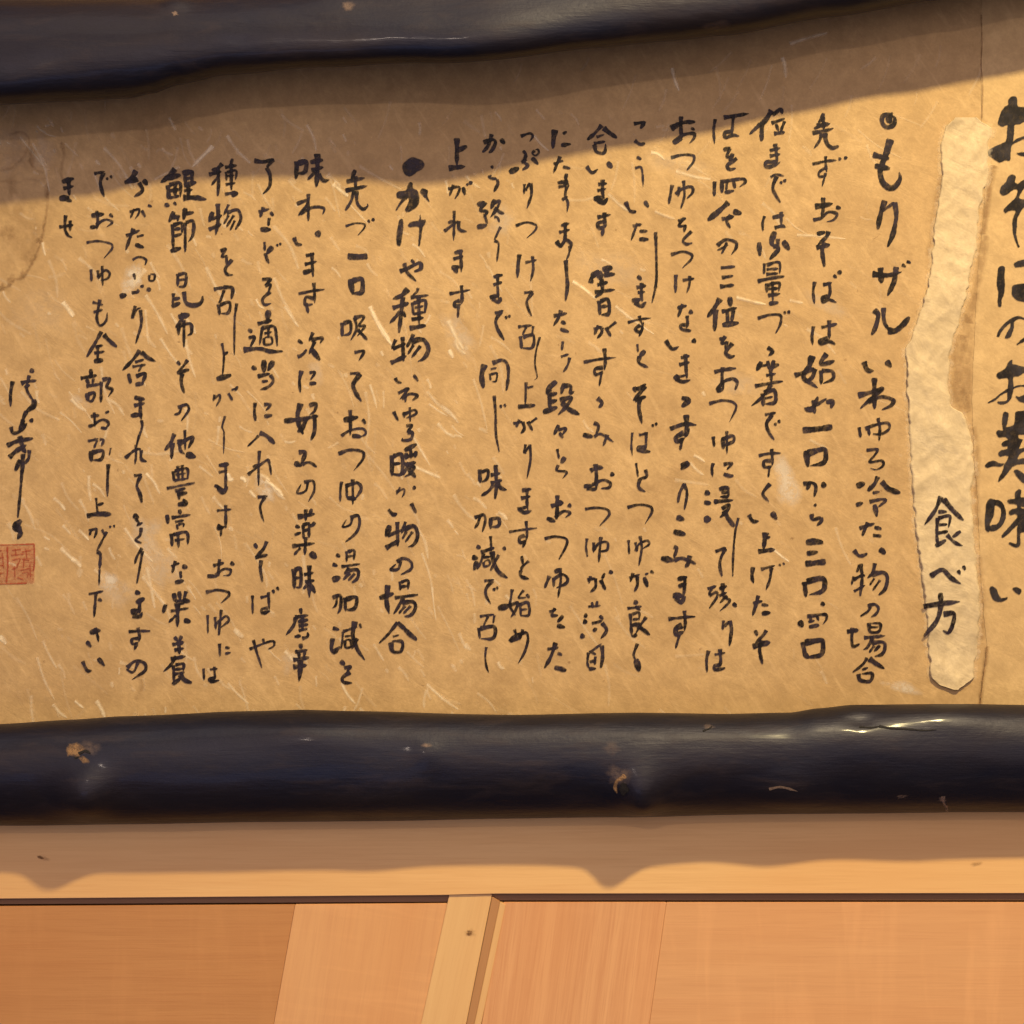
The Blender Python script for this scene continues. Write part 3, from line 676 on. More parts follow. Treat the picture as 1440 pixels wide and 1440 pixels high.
16:598 1113 622 1131|16:592 1207 620 1195 647 1163|16:682 1067 658 1122|18:668 1112 732 1100 720 1132|16:692 1118 658 1192|24:670 1160 718 1223
@270 440
18:617 322 605 380 610 449|14:658 336 692 334 666 377|18:663 396 698 395
26:612 506 595 570 600 620 627 684|22:521 607 590 600|20:588 602 652 590|24:642 588 625 640 593 672|18:658 522 697 510 690 550 658 577|18:638 592 714 579|22:690 568 690 660 668 719
22:598 785 637 785 613 852|20:577 845 617 857|16:618 852 660 840 704 867
14:652 948 640 1000 593 1012 615 960|14:628 952 680 945 687 1000 653 1064
24:592 1147 694 1129|18:640 1102 640 1172|14:672 1102 665 1132|14:583 1198 607 1206|14:578 1247 612 1235|16:623 1192 662 1180|16:625 1190 628 1272|14:630 1225 660 1215|16:660 1183 658 1267|14:692 1178 668 1202|18:561 1312 694 1294|18:640 1258 635 1364|14:612 1318 573 1362|30:668 1350 697 1377
@270 640
24:575 637 575 754|20:575 645 610 640 610 737 578 742|12:580 690 605 688|18:628 672 688 659|22:660 617 660 804|16:633 712 692 704|16:657 718 628 752|20:660 715 692 773
16:610 862 615 892|18:577 912 658 899|18:585 910 570 960 527 1014|18:598 937 652 925|16:598 962 657 950|18:620 898 622 987|14:598 987 652 975|14:578 1021 612 1015|16:618 1032 650 1020 650 993
18:610 1062 615 1087|18:577 1107 652 1095|14:598 1108 605 1142|14:635 1105 630 1132|20:567 1152 662 1137|24:567 1192 649 1180|28:610 1150 608 1220 602 1274
=c15
@270 200
22:347 103 400 110 464 94|18:460 95 418 142|18:418 140 440 190 435 250 397 292
14:372 392 437 374|18:402 362 383 424|16:443 393 457 412|14:435 423 430 472|22:388 490 442 490
14:408 557 410 612|20:452 588 423 622|18:413 620 420 650 435 684|10:478 573 482 585|10:495 566 499 577
16:392 771 442 770 408 802|16:408 807 442 800 430 842|18:442 838 398 880 408 912 449 905
24:430 947 425 1002|20:367 1022 452 999|18:318 1053 337 1066|16:317 1101 352 1095 328 1152|22:287 1167 380 1160 440 1175 514 1175|14:397 1037 380 1142|16:390 1045 460 1035 475 1090 480 1149|14:430 1040 430 1102|12:405 1075 452 1065|12:405 1098 410 1135 450 1130 445 1095 405 1098
18:338 1263 362 1276|24:405 1227 405 1292|22:457 1232 428 1282|20:367 1317 442 1300|18:440 1305 457 1340 430 1375 382 1392|12:393 1346 427 1342
@270 440
18:355 502 352 560 358 609|14:403 516 442 514 413 552|18:408 581 449 575
12:377 688 345 720 311 752|30:378 673 420 690 467 737
14:380 772 375 860 375 974|14:312 912 375 860 434 818|12:343 867 372 850|14:430 822 440 870 446 914
14:367 1036 429 1030|14:412 1033 385 1080 390 1130 407 1179
@270 640
16:353 498 365 522|18:422 482 400 530 358 572|18:353 577 429 559|18:390 588 385 640 397 714
12:340 786 342 894|12:383 802 442 785|16:430 768 435 872|18:430 860 393 865 398 887 442 875|14:455 758 462 775|14:478 743 488 758
12:322 1092 400 1060 455 1045 462 1070 428 1093|14:345 1037 365 1110 394 1199|12:400 1032 405 1062
=c16
@270 200
22:172 118 140 150 107 157|20:93 182 167 163|18:145 148 150 220 145 304|14:150 190 108 242|14:227 93 218 127|18:183 142 254 129|14:190 163 195 217|14:195 170 247 160 245 212|12:195 190 240 185|18:220 118 222 272|14:188 237 247 227|26:225 291 256 286|14:183 292 252 280
20:117 392 98 444|18:108 432 172 409|22:145 342 148 430 133 523|22:93 492 167 458|14:207 347 178 412|18:193 397 255 380 275 430 243 493|14:207 408 178 462|14:237 408 193 477|12:242 438 213 497
16:158 612 192 600 168 642 202 635|14:195 640 195 692|18:227 658 188 710 198 742 234 746
18:121 827 182 815|18:173 815 227 820 222 884|14:182 828 160 890 147 905|18:150 908 155 974|18:155 915 212 900 205 957 158 962
12:252 902 240 1000 238 1199
12:168 1127 180 1200 172 1314|14:180 1192 202 1180|24:142 1331 218 1309
@270 440
12:123 482 155 460 155 490 133 529|12:127 457 120 497|14:203 448 230 494|10:223 432 252 424|12:257 413 243 437
10:187 577 170 640 180 670 178 794
18:153 857 207 850|14:148 897 202 885|16:190 837 190 940 188 992|16:128 970 172 990|24:148 985 175 1006 197 978
12:137 1112 224 1104|16:190 1077 190 1150 190 1212|20:160 1188 148 1212 187 1200|14:165 1200 162 1259
@270 640
18:117 622 182 604|16:155 582 150 640 150 682|18:88 680 142 680|14:130 675 180 640 217 645 210 672 173 677|18:218 606 237 615
14:76 772 140 758 205 770 207 790 163 832
12:88 896 90 1004|14:130 907 135 982|14:130 952 190 905 207 930 158 972|14:165 867 158 940 151 1014
16:155 1057 158 1134|12:188 1080 212 1085|12:188 1116 217 1110
14:65 1197 68 1269|12:98 1206 147 1200|14:125 1187 130 1262|18:130 1255 98 1260 108 1274 157 1265
=c17
@0 160
34:987 308 940 360 902 387|28:930 362 1012 345|24:945 398 950 482|20:950 400 1012 390 1015 472|22:985 388 985 462|18:953 432 1012 425|16:953 472 1012 460|18:928 510 952 516|14:978 498 992 512|24:1028 332 1087 325|18:1040 343 1045 402|20:1080 328 1080 402|14:1045 365 1080 360|22:1038 402 1102 385|20:1060 400 1060 462|16:1033 432 1087 425|28:1028 472 1090 470 1164 481
22:977 552 953 604|18:963 582 1012 575|22:1042 532 1033 592|18:1038 562 1089 554|14:1000 578 1000 602|18:970 618 975 764|18:973 627 1022 615 1025 672|14:980 650 1015 645|14:980 687 1022 675|20:962 772 1017 753|18:1043 612 1087 605 1085 680 1058 722|16:1042 608 1042 779
18:1000 897 1000 972|18:1000 905 1045 900 1040 965 1003 972|12:1005 935 1040 930|16:976 1007 972 1072|16:978 1042 1012 1035|20:968 1082 1012 1063|22:1035 997 1045 1060 1090 1077 1132 1060 1141 1021
28:1007 1142 1063 1129|20:1032 1117 1020 1160 987 1204|18:1005 1183 1005 1242|18:1003 1192 1070 1180 1077 1230 1053 1247|16:1035 1158 1035 1314
@0 440
14:998 273 1014 292|16:1057 262 1030 300 998 333|20:998 337 1062 319|20:1025 338 1020 390 1037 454
14:1022 517 1010 560 978 572|16:998 532 1050 515 1062 545 1018 609
22:982 677 960 730 926 774|20:970 728 965 824|20:998 742 1082 699 1060 762|14:1040 656 1042 772|18:1010 708 1015 770 1042 796|30:1050 795 1098 809
16:975 887 978 947|14:980 890 1052 875 1055 937|14:1000 857 1005 942|14:1025 852 1028 942|12:985 910 1050 900|14:978 942 1057 930|14:936 987 1099 954|18:983 1002 1047 985|18:998 1022 1052 1010|14:1000 998 1010 1052|22:1003 1076 1047 1070 1030 1050
14:1010 1107 1015 1132|18:940 1137 945 1184|16:963 1152 1074 1134|14:983 1176 1037 1165|12:995 1190 1000 1217|12:1000 1190 1032 1185 1030 1207|20:965 1238 968 1314|18:1000 1233 1005 1324|18:973 1247 1050 1235 1057 1304|14:980 1280 1042 1270
@0 660
14:962 547 1012 525|16:987 512 968 584|20:1028 545 1052 551|14:1015 573 1018 612|20:987 636 1032 625
20:978 698 985 742|18:1008 688 1015 737|18:1047 683 1033 742|16:983 742 1064 734|22:1035 737 1067 741|20:932 762 918 804|14:978 762 1042 750|14:958 797 1064 779|22:1000 758 998 889|14:992 818 948 862|24:1038 849 1070 856
16:983 943 997 962|16:1022 938 1008 962|20:967 987 1037 970|18:978 1017 1037 1005|20:1005 958 1010 1042|20:958 1067 1047 1050|18:992 1048 960 1100 917 1139|18:975 1098 980 1204|16:985 1100 1032 1095 1030 1137|14:985 1125 1030 1120|16:978 1152 1042 1140|18:972 1207 1012 1178|26:1010 1150 1040 1185 1083 1202
=c18
@0 160
24:767 317 740 360 697 388|24:738 355 772 371|18:698 387 782 375|20:780 385 802 430 752 467|22:808 373 828 397
12:727 552 780 535 780 560 758 593|12:757 532 733 588|14:798 543 817 579|12:833 514 853 521
18:707 687 788 654|18:752 642 730 700 707 769|12:768 691 812 680|18:762 735 808 751
12:743 822 780 805 822 820 815 853
12:753 898 760 932|28:678 1026 708 1018|16:738 1007 777 1000 770 983|12:840 903 840 935 865 935 870 905 843 900|14:798 964 802 976|18:828 984 847 991
14:762 1077 738 1153|12:743 1152 770 1100 797 1090|16:790 1100 795 1180 763 1294
@0 440
18:787 207 750 260 687 324|22:793 218 830 250 879 273|14:758 277 812 260|12:743 302 822 290|12:802 288 778 332|18:723 343 735 393|18:763 357 817 340 800 397|18:763 402 807 395
20:758 475 812 485|18:752 522 817 505|20:790 477 790 550 795 602|20:738 577 792 570|14:795 600 800 640 780 700 765 760
14:765 738 765 800 759 854|16:702 818 760 770 797 765|16:795 768 795 820 828 837
14:752 916 802 908|18:792 913 770 970 785 1010 799 1069
26:753 1139 777 1150|14:760 1155 780 1180 768 1202|12:773 1192 802 1180|16:795 1205 788 1250 762 1278 800 1295
@0 660
14:800 440 770 490 758 534|14:802 455 785 560 769 644
20:763 689 787 696|20:767 747 812 725|20:785 738 785 812|22:738 801 782 795|22:743 820 785 827 802 800
14:721 912 790 908 849 909|16:775 887 785 940 780 972|16:780 950 743 955 748 982 780 970|14:770 973 757 1014
14:777 1083 750 1140 708 1122|18:713 1117 760 1078 812 1090 817 1130 742 1183
=c19
@0 160
18:527 337 592 324|20:582 328 565 380 570 420 587 469|12:600 360 605 372|12:622 348 628 362
22:517 572 583 563|16:545 542 550 600 545 652|16:508 637 547 635|14:538 627 590 595 632 610 598 637|14:618 563 634 580
12:484 724 550 715 625 730 632 755 583 814
14:512 872 515 944|14:550 877 555 932|14:548 922 590 880 617 895 605 925 563 937|12:575 852 578 969
16:562 1042 553 1095 545 1150 562 1190 596 1165 604 1115|14:518 1058 582 1075|14:524 1115 580 1100
@0 440
18:572 102 540 160 487 249|24:583 118 610 150 660 193|14:533 192 582 180|14:528 227 592 215|16:550 178 550 267|22:532 271 578 265
18:510 317 515 362|18:451 367 547 350|16:488 373 500 402|14:527 368 520 397|18:483 412 567 399|22:490 453 495 492|16:493 457 532 450 520 492 493 494|16:570 383 568 504|18:573 376 617 370 600 415 632 430 608 473
16:508 582 562 574|14:530 557 535 642|14:498 637 532 630|14:528 622 580 600 612 620 593 653|10:593 562 614 552|12:568 645 602 651
14:492 722 557 705|14:558 711 582 715 570 752|12:547 713 528 762|18:508 778 515 834|20:515 785 577 775 570 822 518 827
10:623 757 615 803|16:610 847 605 940 605 1034
12:540 1037 550 1132|12:550 1080 583 1069|24:486 1142 550 1130 629 1132
@0 660
14:498 347 540 335 540 360 528 389|12:517 332 503 373|12:573 338 592 373|10:615 323 625 322|10:640 313 645 325
12:602 348 570 410 543 462|16:545 460 565 480 560 562|10:560 560 557 654
12:497 702 584 684|16:540 693 535 760 529 834|14:553 729 572 739
24:508 916 563 904|16:535 888 550 940 555 973|16:488 968 512 998
18:463 1077 490 1130 518 1131|18:553 1063 587 1104
=c20
@0 160
22:352 382 413 364|18:353 422 417 405|22:385 370 390 462|24:337 476 387 470|20:368 479 402 491
18:331 637 414 624|16:395 597 395 662|16:370 567 365 640 380 680 409 697
=c21
@0 440
20:72 382 60 450 60 529|22:172 320 188 330|20:117 397 150 385 208 380|16:165 348 150 420 165 460 195 502|14:138 417 167 405|26:190 490 190 520 150 552|20:150 550 130 600 135 652|20:132 598 108 662|18:60 638 75 675 120 660 152 618|18:173 598 182 612|22:37 747 100 720 189 704|34:110 690 130 760 148 790|24:50 814 100 770 152 740|18:165 768 160 820 128 852|22:112 828 88 884|22:130 790 125 902|16:125 880 115 1000 100 1154
@0 660
28:117 288 75 325|24:75 325 122 347|34:98 320 110 350|18:122 350 100 390
"""
def write_text():
    rnd = random.Random(4)
    name = None; mb = None; ox = oy = 0; k = 4.0
    def flush():
        if mb and mb.v:
            par, mat = (title, INKG) if name == 'title' else ((strip, INK) if name == 'strip' else (paper, INK))
            mb.build('seal_signature' if name == 'c21' else 'writing_column', mat, par)
    for line in TEXT.strip().split('\n'):
        line = line.strip()
        if not line: continue
        if line[0] == '=':
            flush(); name = line[1:]; mb = MB(); continue
        if line[0] == '@':
            q = line[1:].split(); ox, oy = float(q[0]), float(q[1]); k = float(q[2]) if len(q) > 2 else 4.0; continue
        for st in line.split('|'):
            w_, p = st.split(':')
            if w_ == 'p':
                c = list(map(float, p.split()))
                inkpoly(mb, [(ox+c[i]/k, oy+c[i+1]/k) for i in range(0, len(c)-1, 2)], h_paper); continue
            even = w_.endswith('e'); wd = float(w_.rstrip('e'))/k
            c = list(map(float, p.split()))
            pts = [(ox+c[i]/k, oy+c[i+1]/k) for i in range(0, len(c)-1, 2)]
            hf = h_strip if name == 'strip' else h_paper
            if k > 5: wd /= 1.2
            if name == 'c1' and wd >= 6 and pts[0][1] < 500: wd *= 1.22
            stroke(mb, pts, wd*(1.28 if wd < 6.5 else max(1.0, 1.28-(wd-6.5)*0.14)), hf, 0.9, even, rnd)
    flush()
write_text()

mbf = MB(); rf_ = random.Random(77)
for side in (0, 1):
    yy = 176
    while yy < 955:
        x = sx(yy)[side]; a = rf_.uniform(-0.5, 0.5)+(math.pi if side == 0 else 0); Lf = rf_.uniform(2, 6)
        stroke(mbf, [(x-math.cos(a)*2, yy), (x+math.cos(a)*Lf*0.5, yy+math.sin(a)*Lf*0.5), (x+math.cos(a)*Lf, yy+math.sin(a)*Lf+rf_.uniform(-1.5, 1.5))], rf_.uniform(3.5, 8), h_paper, 0.9, False, rf_, dens=rf_.uniform(0.05, 0.2), soft=3)
        yy += rf_.uniform(1.2, 4.5)
o = mbf.build('torn_edge_fibres', FIB, strip); o['kind'] = 'stuff'
# ---- red seal at the left edge
mb = MB(); rnd = random.Random(8)
for k in range(9):
    y = 771+k*5.8
    stroke(mb, [(-24, y+1), (10, y), (49, y-0.5)], 6.6, relief, 0.4, True, rnd, dens=0.42, soft=1.0)
mb.build('red_seal', REDM, paper); mb = MB(); REDM = mark_mat('dark_red_seal_ink', (0.38, 0.055, 0.022), 0.72, 0.6, 0.35, 420)
for ln in ([(-24, 767), (20, 766), (49, 765)], [(48, 765), (48.5, 790), (47, 803)], [(-24, 821), (10, 821), (38, 820)], [(10, 768), (11, 795), (9, 819)]):
    stroke(mb, ln, 2.2, relief, 0.8, True, rnd, dens=1.0)
for ln in [(16, 774, 30, 772), (22, 771, 22, 782), (15, 781, 34, 779), (36, 771, 38, 786), (30, 776, 44, 774), (17, 788, 28, 786, 24, 796), (30, 786, 42, 788), (34, 784, 33, 799),
           (16, 801, 26, 797), (20, 796, 21, 812), (28, 802, 42, 799), (30, 806, 40, 805, 38, 813), (24, 812, 33, 815), (-10, 775, 4, 774), (-4, 772, -4, 790), (-12, 786, 6, 784),
           (-8, 796, 5, 795), (-2, 792, 0, 812), (-12, 808, 6, 806), (3, 776, 5, 800), (42, 792, 43, 812)]:
    stroke(mb, [(ln[i], ln[i+1]) for i in range(0, len(ln), 2)], 1.8, relief, 0.9, True, rnd, dens=0.85)
mb.build('seal_lines', REDM, paper)

# ---- fibres in the paper
mb = MB(); rnd = random.Random(12)
big = [  # x0 y0 x1 y1 width
 (88, 424, 105, 444, 5), (92, 428, 103, 446, 4), (205, 378, 188, 395, 6), (300, 205, 270, 235, 4), (468, 258, 490, 276, 4), (470, 254, 478, 264, 3),
 (290, 375, 320, 430, 3.2), (385, 390, 415, 450, 3), (400, 430, 420, 460, 2.4), (520, 430, 555, 490, 4), (524, 440, 548, 478, 3), (630, 450, 652, 492, 4), (640, 478, 655, 498, 3),
 (632, 492, 637, 503, 4), (600, 550, 640, 588, 3), (620, 570, 645, 595, 2.6), (615, 595, 640, 615, 3), (638, 612, 650, 616, 2), (580, 655, 620, 672, 3), (575, 600, 605, 655, 2.4),
 (665, 700, 685, 716, 3), (700, 720, 714, 731, 2.6), (320, 666, 328, 674, 5), (338, 672, 345, 678, 4), (360, 668, 380, 676, 5), (372, 676, 398, 698, 4), (380, 680, 402, 703, 3),
 (1035, 418, 1078, 428, 3.2), (1110, 422, 1130, 426, 2.4), (915, 214, 935, 225, 3), (950, 240, 1000, 252, 3), (855, 272, 885, 298, 3), (920, 297, 950, 308, 3), (845, 365, 860, 372, 2),
 (975, 640, 992, 650, 2.6), (970, 650, 990, 668, 2.4), (805, 395, 838, 420, 3), (820, 590, 835, 608, 2.4), (1110, 62, 1164, 46, 4), (1100, 80, 1105, 110, 4), (945, 95, 955, 128, 3),
 (988, 551, 992, 556, 3), (600, 962, 645, 998, 2.4), (75, 700, 92, 718, 3), (85, 770, 112, 795, 4), (100, 785, 114, 798, 4), (88, 738, 100, 752, 3), (110, 745, 125, 760, 2.6),
 (125, 668, 128, 705, 3), (130, 680, 148, 700, 2.4), (135, 985, 148, 1010, 4), (74, 990, 95, 1010, 3), (205, 665, 225, 695, 2.4), (235, 770, 250, 786, 3), (200, 810, 232, 850, 3),
 (175, 742, 215, 790, 2.4), (330, 885, 342, 895, 5), (400, 915, 412, 930, 4), (360, 420, 372, 434, 2), (262, 448, 275, 470, 3), (240, 440, 255, 470, 2), (60, 900, 80, 940, 2),
 (0, 895, 8, 905, 5), (150, 560, 175, 585, 3), (100, 560, 122, 578, 3), (350, 690, 360, 700, 3), (520, 540, 530, 575, 2), (525, 905, 540, 930, 2), (1085, 770, 1110, 790, 2),
 (865, 430, 920, 470, 2), (1120, 330, 1190, 336, 2), (1370, 585, 1400, 590, 2), (1375, 380, 1400, 384, 3), (1385, 490, 1400, 505, 3), (700, 930, 710, 940, 3), (655, 905, 662, 914, 4),
 (225, 475, 260, 520, 2), (60, 340, 64, 360, 2), (105, 985, 118, 996, 2), (320, 960, 350, 990, 2), (480, 960, 500, 990, 2.4)]
for (x0, y0, x1, y1, wd) in big:
    mx, my = (x0+x1)/2+rnd.uniform(-3, 3), (y0+y1)/2+rnd.uniform(-3, 3)
    stroke(mb, [(x0, y0), (mx, my), (x1, y1)], wd*1.25, relief, 0.35, False, rnd, dens=rnd.uniform(0.45, 0.9), soft=3.2)
for k in range(1000):
    x = rnd.uniform(-40, 1375) if rnd.random() < 0.42 else rnd.uniform(-40, 720)
    y = rnd.uniform(150, 1010)
    if 1270 < x < 1400: continue
    L = rnd.choice((6, 9, 14, 22, 34, 60))*rnd.uniform(0.7, 1.3)
    a = math.radians(rnd.gauss(60 if x < 760 else 38, 20)); 
    if rnd.random() < 0.08: a += rnd.uniform(-1, 1)
    b = a+rnd.uniform(-0.4, 0.4)
    p0 = (x, y); p1 = (x+math.cos(a)*L/2, y+math.sin(a)*L/2); p2 = (p1[0]+math.cos(b)*L/2, p1[1]+math.sin(b)*L/2)
    if p2[0] > 1372: continue
    stroke(mb, [p0, p1, p2], rnd.uniform(1.4, 5.0), relief, 0.3, False, rnd, dens=0.05+0.5*rnd.random()**2*(1 if x < 760 else 0.7), soft=2.6)
for k in range(46):
    x = rnd.uniform(0, 1400); y = rnd.uniform(60, 230); a = math.radians(rnd.gauss(115, 14)); L = rnd.uniform(20, 60)
    stroke(mb, [(x, y), (x+math.cos(a)*L*0.5+2, y+math.sin(a)*L*0.5), (x+math.cos(a)*L, y+math.sin(a)*L)], rnd.uniform(1.5, 4), relief, 0.3, False, rnd, dens=rnd.uniform(0.08, 0.26), soft=2)
o = mb.build('paper_fibres', FIB, paper); o['kind'] = 'stuff'
# ---- pale rubbed patches
mb = MB()
for (x, y, rx, ry, rot, dn) in ((1108, 683, 20, 40, -0.25, 0.8), (1100, 655, 14, 22, -0.3, 0.6), (1165, 430, 45, 12, 0.5, 0.28), (190, 388, 13, 22, 0.1, 1.0), (180, 400, 14, 18, 0.1, 0.7), (153, 818, 15, 16, 0, 0.95),
      (165, 832, 28, 26, 0.3, 0.35), (205, 755, 26, 34, -0.3, 0.5), (225, 800, 30, 36, -0.2, 0.35), (372, 690, 15, 20, -0.4, 0.8), (1272, 968, 26, 9, 0.25, 0.75), (1248, 962, 14, 4, 0.2, 0.5), (445, 520, 12, 22, -0.2, 0.35),
      (110, 565, 16, 9, 0.5, 0.4), (60, 215, 22, 30, 0.2, 0.25), (20, 210, 28, 40, 0.2, 0.2), (645, 470, 22, 42, -0.5, 0.4), (405, 930, 14, 18, 0, 0.3), (1035, 540, 40, 20, 0.2, 0.25), (950, 230, 50, 26, 0.3, 0.22),
      (865, 380, 60, 30, 0.2, 0.18), (705, 310, 20, 26, 0.1, 0.4), (60, 440, 60, 40, 0, 0.12)):
    mb = MB(); blob(mb, x, y, rx, ry, rot, relief, dn, 0.2); mb.build('rubbed_patch', PATCH, paper)
# ---- stains, seam glue and painted strip-edge shade
mb = MB(); rnd = random.Random(3)
def line(pts, wd, dn, hf=relief, off=0.25, soft=3):
    m1 = MB(); stroke(m1, pts, wd, hf, off, True, rnd, dens=dn, soft=soft); m1.build('stain_and_shade', STAIN_SHADE, paper)
line([(67, 255), (67, 284), (64, 308), (60, 331), (56, 345), (45, 370), (31, 391), (20, 393), (14, 401), (2, 407), (-30, 415)], 2.6, 0.40)
for (x, y, rx, ry, rot, dn) in ((56, 338, 5, 9, 0.3, 0.6), (61, 318, 3, 8, 0.1, 0.4), (47, 364, 5, 10, 0.4, 0.4), (33, 386, 6, 11, 0.5, 0.6), (15, 395, 6, 10, 0.3, 0.6), (3, 405, 6, 6, 0, 0.7), (66, 270, 4, 16, 0, 0.4), (45, 356, 14, 30, 0.4, 0.25),
      (30, 330, 30, 50, 0.2, 0.12), (10, 330, 14, 14, 0.2, 0.3), (17, 265, 10, 20, 0, 0.25), (24, 220, 26, 30, 0.2, 0.2), (88, 206, 5, 6, 0, 0.3), (45, 222, 7, 18, 0.1, 0.3), (75, 225, 20, 30, 0, 0.15), (20, 300, 22, 16, 0, 0.15)):
    mb1 = MB(); blob(mb1, x, y, rx, ry, rot, relief, dn, 0.3, 0.4); mb1.build('stain_and_shade', STAIN_SHADE, paper)
line([(-20, 257), (10, 255), (22, 257), (40, 252), (55, 254), (66, 250)], 4, 0.16, soft=4)
line([(85, 200), (90, 215), (86, 240), (90, 262)], 4, 0.25)
line([(45, 205), (42, 225), (50, 238), (62, 244)], 3, 0.25); line([(0, 240), (20, 234), (38, 212), (40, 195), (30, 186), (12, 190)], 3, 0.28)
line([(75, 262), (50, 300), (28, 350), (0, 380)], 30, 0.06, soft=14)
line([(195, 945), (200, 965), (190, 985)], 6, 0.25, soft=6); line([(0, 800), (60, 900), (40, 990)], 70, 0.05, soft=30)
# brown glue marks round the strip; its right-edge shadow is painted in too
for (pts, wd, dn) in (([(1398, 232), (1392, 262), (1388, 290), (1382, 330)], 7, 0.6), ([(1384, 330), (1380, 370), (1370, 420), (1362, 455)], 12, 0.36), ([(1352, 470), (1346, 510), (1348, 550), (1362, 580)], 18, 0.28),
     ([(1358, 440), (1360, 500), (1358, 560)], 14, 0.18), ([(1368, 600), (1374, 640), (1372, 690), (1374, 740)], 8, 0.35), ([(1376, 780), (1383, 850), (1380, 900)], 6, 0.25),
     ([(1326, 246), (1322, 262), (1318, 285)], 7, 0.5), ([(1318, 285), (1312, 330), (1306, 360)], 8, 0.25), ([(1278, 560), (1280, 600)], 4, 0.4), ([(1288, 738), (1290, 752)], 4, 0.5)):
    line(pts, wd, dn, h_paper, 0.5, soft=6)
# dark crack of the seam at top and bottom
line([(1380, 20), (1381, 60), (1379.5, 90), (1382, 120), (1381, 166)], 1.8, 0.55, h_paper, 0.6, 1.8)
line([(1388, 908), (1386, 930), (1382, 955), (1378, 992)], 2.0, 1.0, h_paper, 0.6, 1.0)
line([(1388, 908), (1386, 930), (1382, 955), (1378, 992)], 5.0, 0.5, h_paper, 0.5, 4)
line([(1150, 300), (1250, 320), (1240, 420)], 60, 0.08, soft=30); line([(1200, 650), (1250, 640), (1262, 700)], 40, 0.10, soft=20)
for k in range(60):
    x, y = rnd.uniform(0, 1370), rnd.uniform(280, 1000)
    blob(mb, x, y, rnd.uniform(1, 3), rnd.uniform(1, 3), 0, relief, rnd.uniform(0.2, 0.5), 0.3)
for k in range(26):
    x, y = rnd.uniform(0, 1370), rnd.uniform(120, 1000)
    blob(mb, x, y, rnd.uniform(30, 90), rnd.uniform(20, 60), rnd.uniform(0, 3), relief, rnd.uniform(0.05, 0.14), 0.15)
o = mb.build('foxing_specks', STAIN_SHADE, paper); o['kind'] = 'stuff'

# ================================================================== the two logs
class Log:
    def __init__(s, top, bot, dc, ryf, ryb, bumps, seed):
        s.t, s.b, s.dc, s.ryf, s.ryb, s.bumps, s.seed = top, bot, dc, ryf, ryb, bumps, seed
    def prm(s, x):
        t, b = lerp_table(s.t, x), lerp_table(s.b, x)
        return (t+b)/2, (b-t)/2
    def surf(s, x, th):    # th: 0 = towards the room, +90 = down
        cy, rz = s.prm(x)
        si, co = math.sin(th), math.cos(th)
        ry = s.ryf if co > 0 else s.ryb
        k = 1+0.018*noise.fractal(Vector((x/160, si*1.2+s.seed, co*1.2)), 1, 2, 3)
        y, d = cy+rz*si*(1+(k-1)*0.4), s.dc+ry*co*k
        for (bx, bt, amp, wx, wt) in s.bumps:
            g = math.exp(-((x-bx)/wx)**2-((th-math.radians(bt))/math.radians(wt))**2)
            y += amp*g*si; d += amp*g*max(0, co)
        return y, d
    def depth(s, x, y):
        cy, rz = s.prm(x)
        th = math.asin(max(-1, min(1, (y-cy)/rz)))
        for _ in range(3):
            yy, d = s.surf(x, th); th = max(-1.5, min(1.5, th+(y-yy)/rz/max(0.3, math.cos(th))))
        return s.surf(x, th)[1]
    def mesh(s, x0, x1, dx, nth=72):
        v, f = [], []; n = int((x1-x0)/dx)
        for i in range(n+1):
            x = x0+i*dx
            for k in range(nth):
                th = 2*math.pi*k/nth; th = th-2*math.pi if th > math.pi else th
                y, d = s.surf(x, th); v.append(P(x, y, d))
        for i in range(n):
            for k in range(nth):
                a = i*nth+k; b = i*nth+(k+1) % nth; f.append((a, a+nth, b+nth, b))
        v.append(P(x0, s.prm(x0)[0], s.dc)); v.append(P(x1, s.prm(x1)[0], s.dc))
        c0, c1 = len(v)-2, len(v)-1
        for k in range(nth):
            f.append((c0, k, (k+1) % nth)); f.append((c1, n*nth+(k+1) % nth, n*nth+k))
        return v, f
DPAP, DB = 108.0, 70.0
up_b = [(-300, 160), (0, 146), (110, 142), (180, 138), (215, 131), (250, 119), (320, 104), (450, 91), (600, 80), (720, 71), (820, 64), (945, 56), (1020, 49), (1170, 24), (1320, 0), (1440, -20), (1700, -70)]
up_t = [(x, y-(149-0.02*min(max(x, 0), 1440))) for x, y in [(-300, 148), (0, 145), (200, 140), (400, 124), (600, 96), (720, 73), (1020, 49), (1440, -20), (1700, -70)]]
upper = Log(up_t, up_b, 86, 54, 84, [(690, 42, 10, 90, 32), (660, 42, 23, 330, 34), (-20, 40, 14, 120, 32), (245, -55, 6, 22, 14), (470, -50, 5, 60, 30)], 3.0)
lo_t = [(-300, 1024), (0, 1018), (100, 1012), (175, 1007), (350, 1000), (425, 998), (500, 1000), (720, 1005), (895, 1002), (1020, 1004), (1110, 1002), (1150, 996), (1200, 991), (1370, 990), (1440, 991), (1700, 996)]
lo_b = [(-300, 1164), (0, 1161), (200, 1159), (350, 1156), (500, 1155), (720, 1151), (870, 1149), (1070, 1145), (1440, 1142), (1700, 1140)]
lower = Log(lo_t, lo_b, 101, 54, 97, [(116, 26, 19, 38, 26), (903, 36, 17, 28, 26), (900, 30, 5, 90, 40), (350, 40, 4, 230, 30), (560, 38, 3, 50, 26), (1310, 38, 3, 60, 26), (600, -12, 2.5, 20, 15), (1118, 38, 5, 55, 26), (1330, -50, 4, 60, 20), (430, -35, 4, 90, 18), (1210, -45, -3, 20, 10)], 11.0)
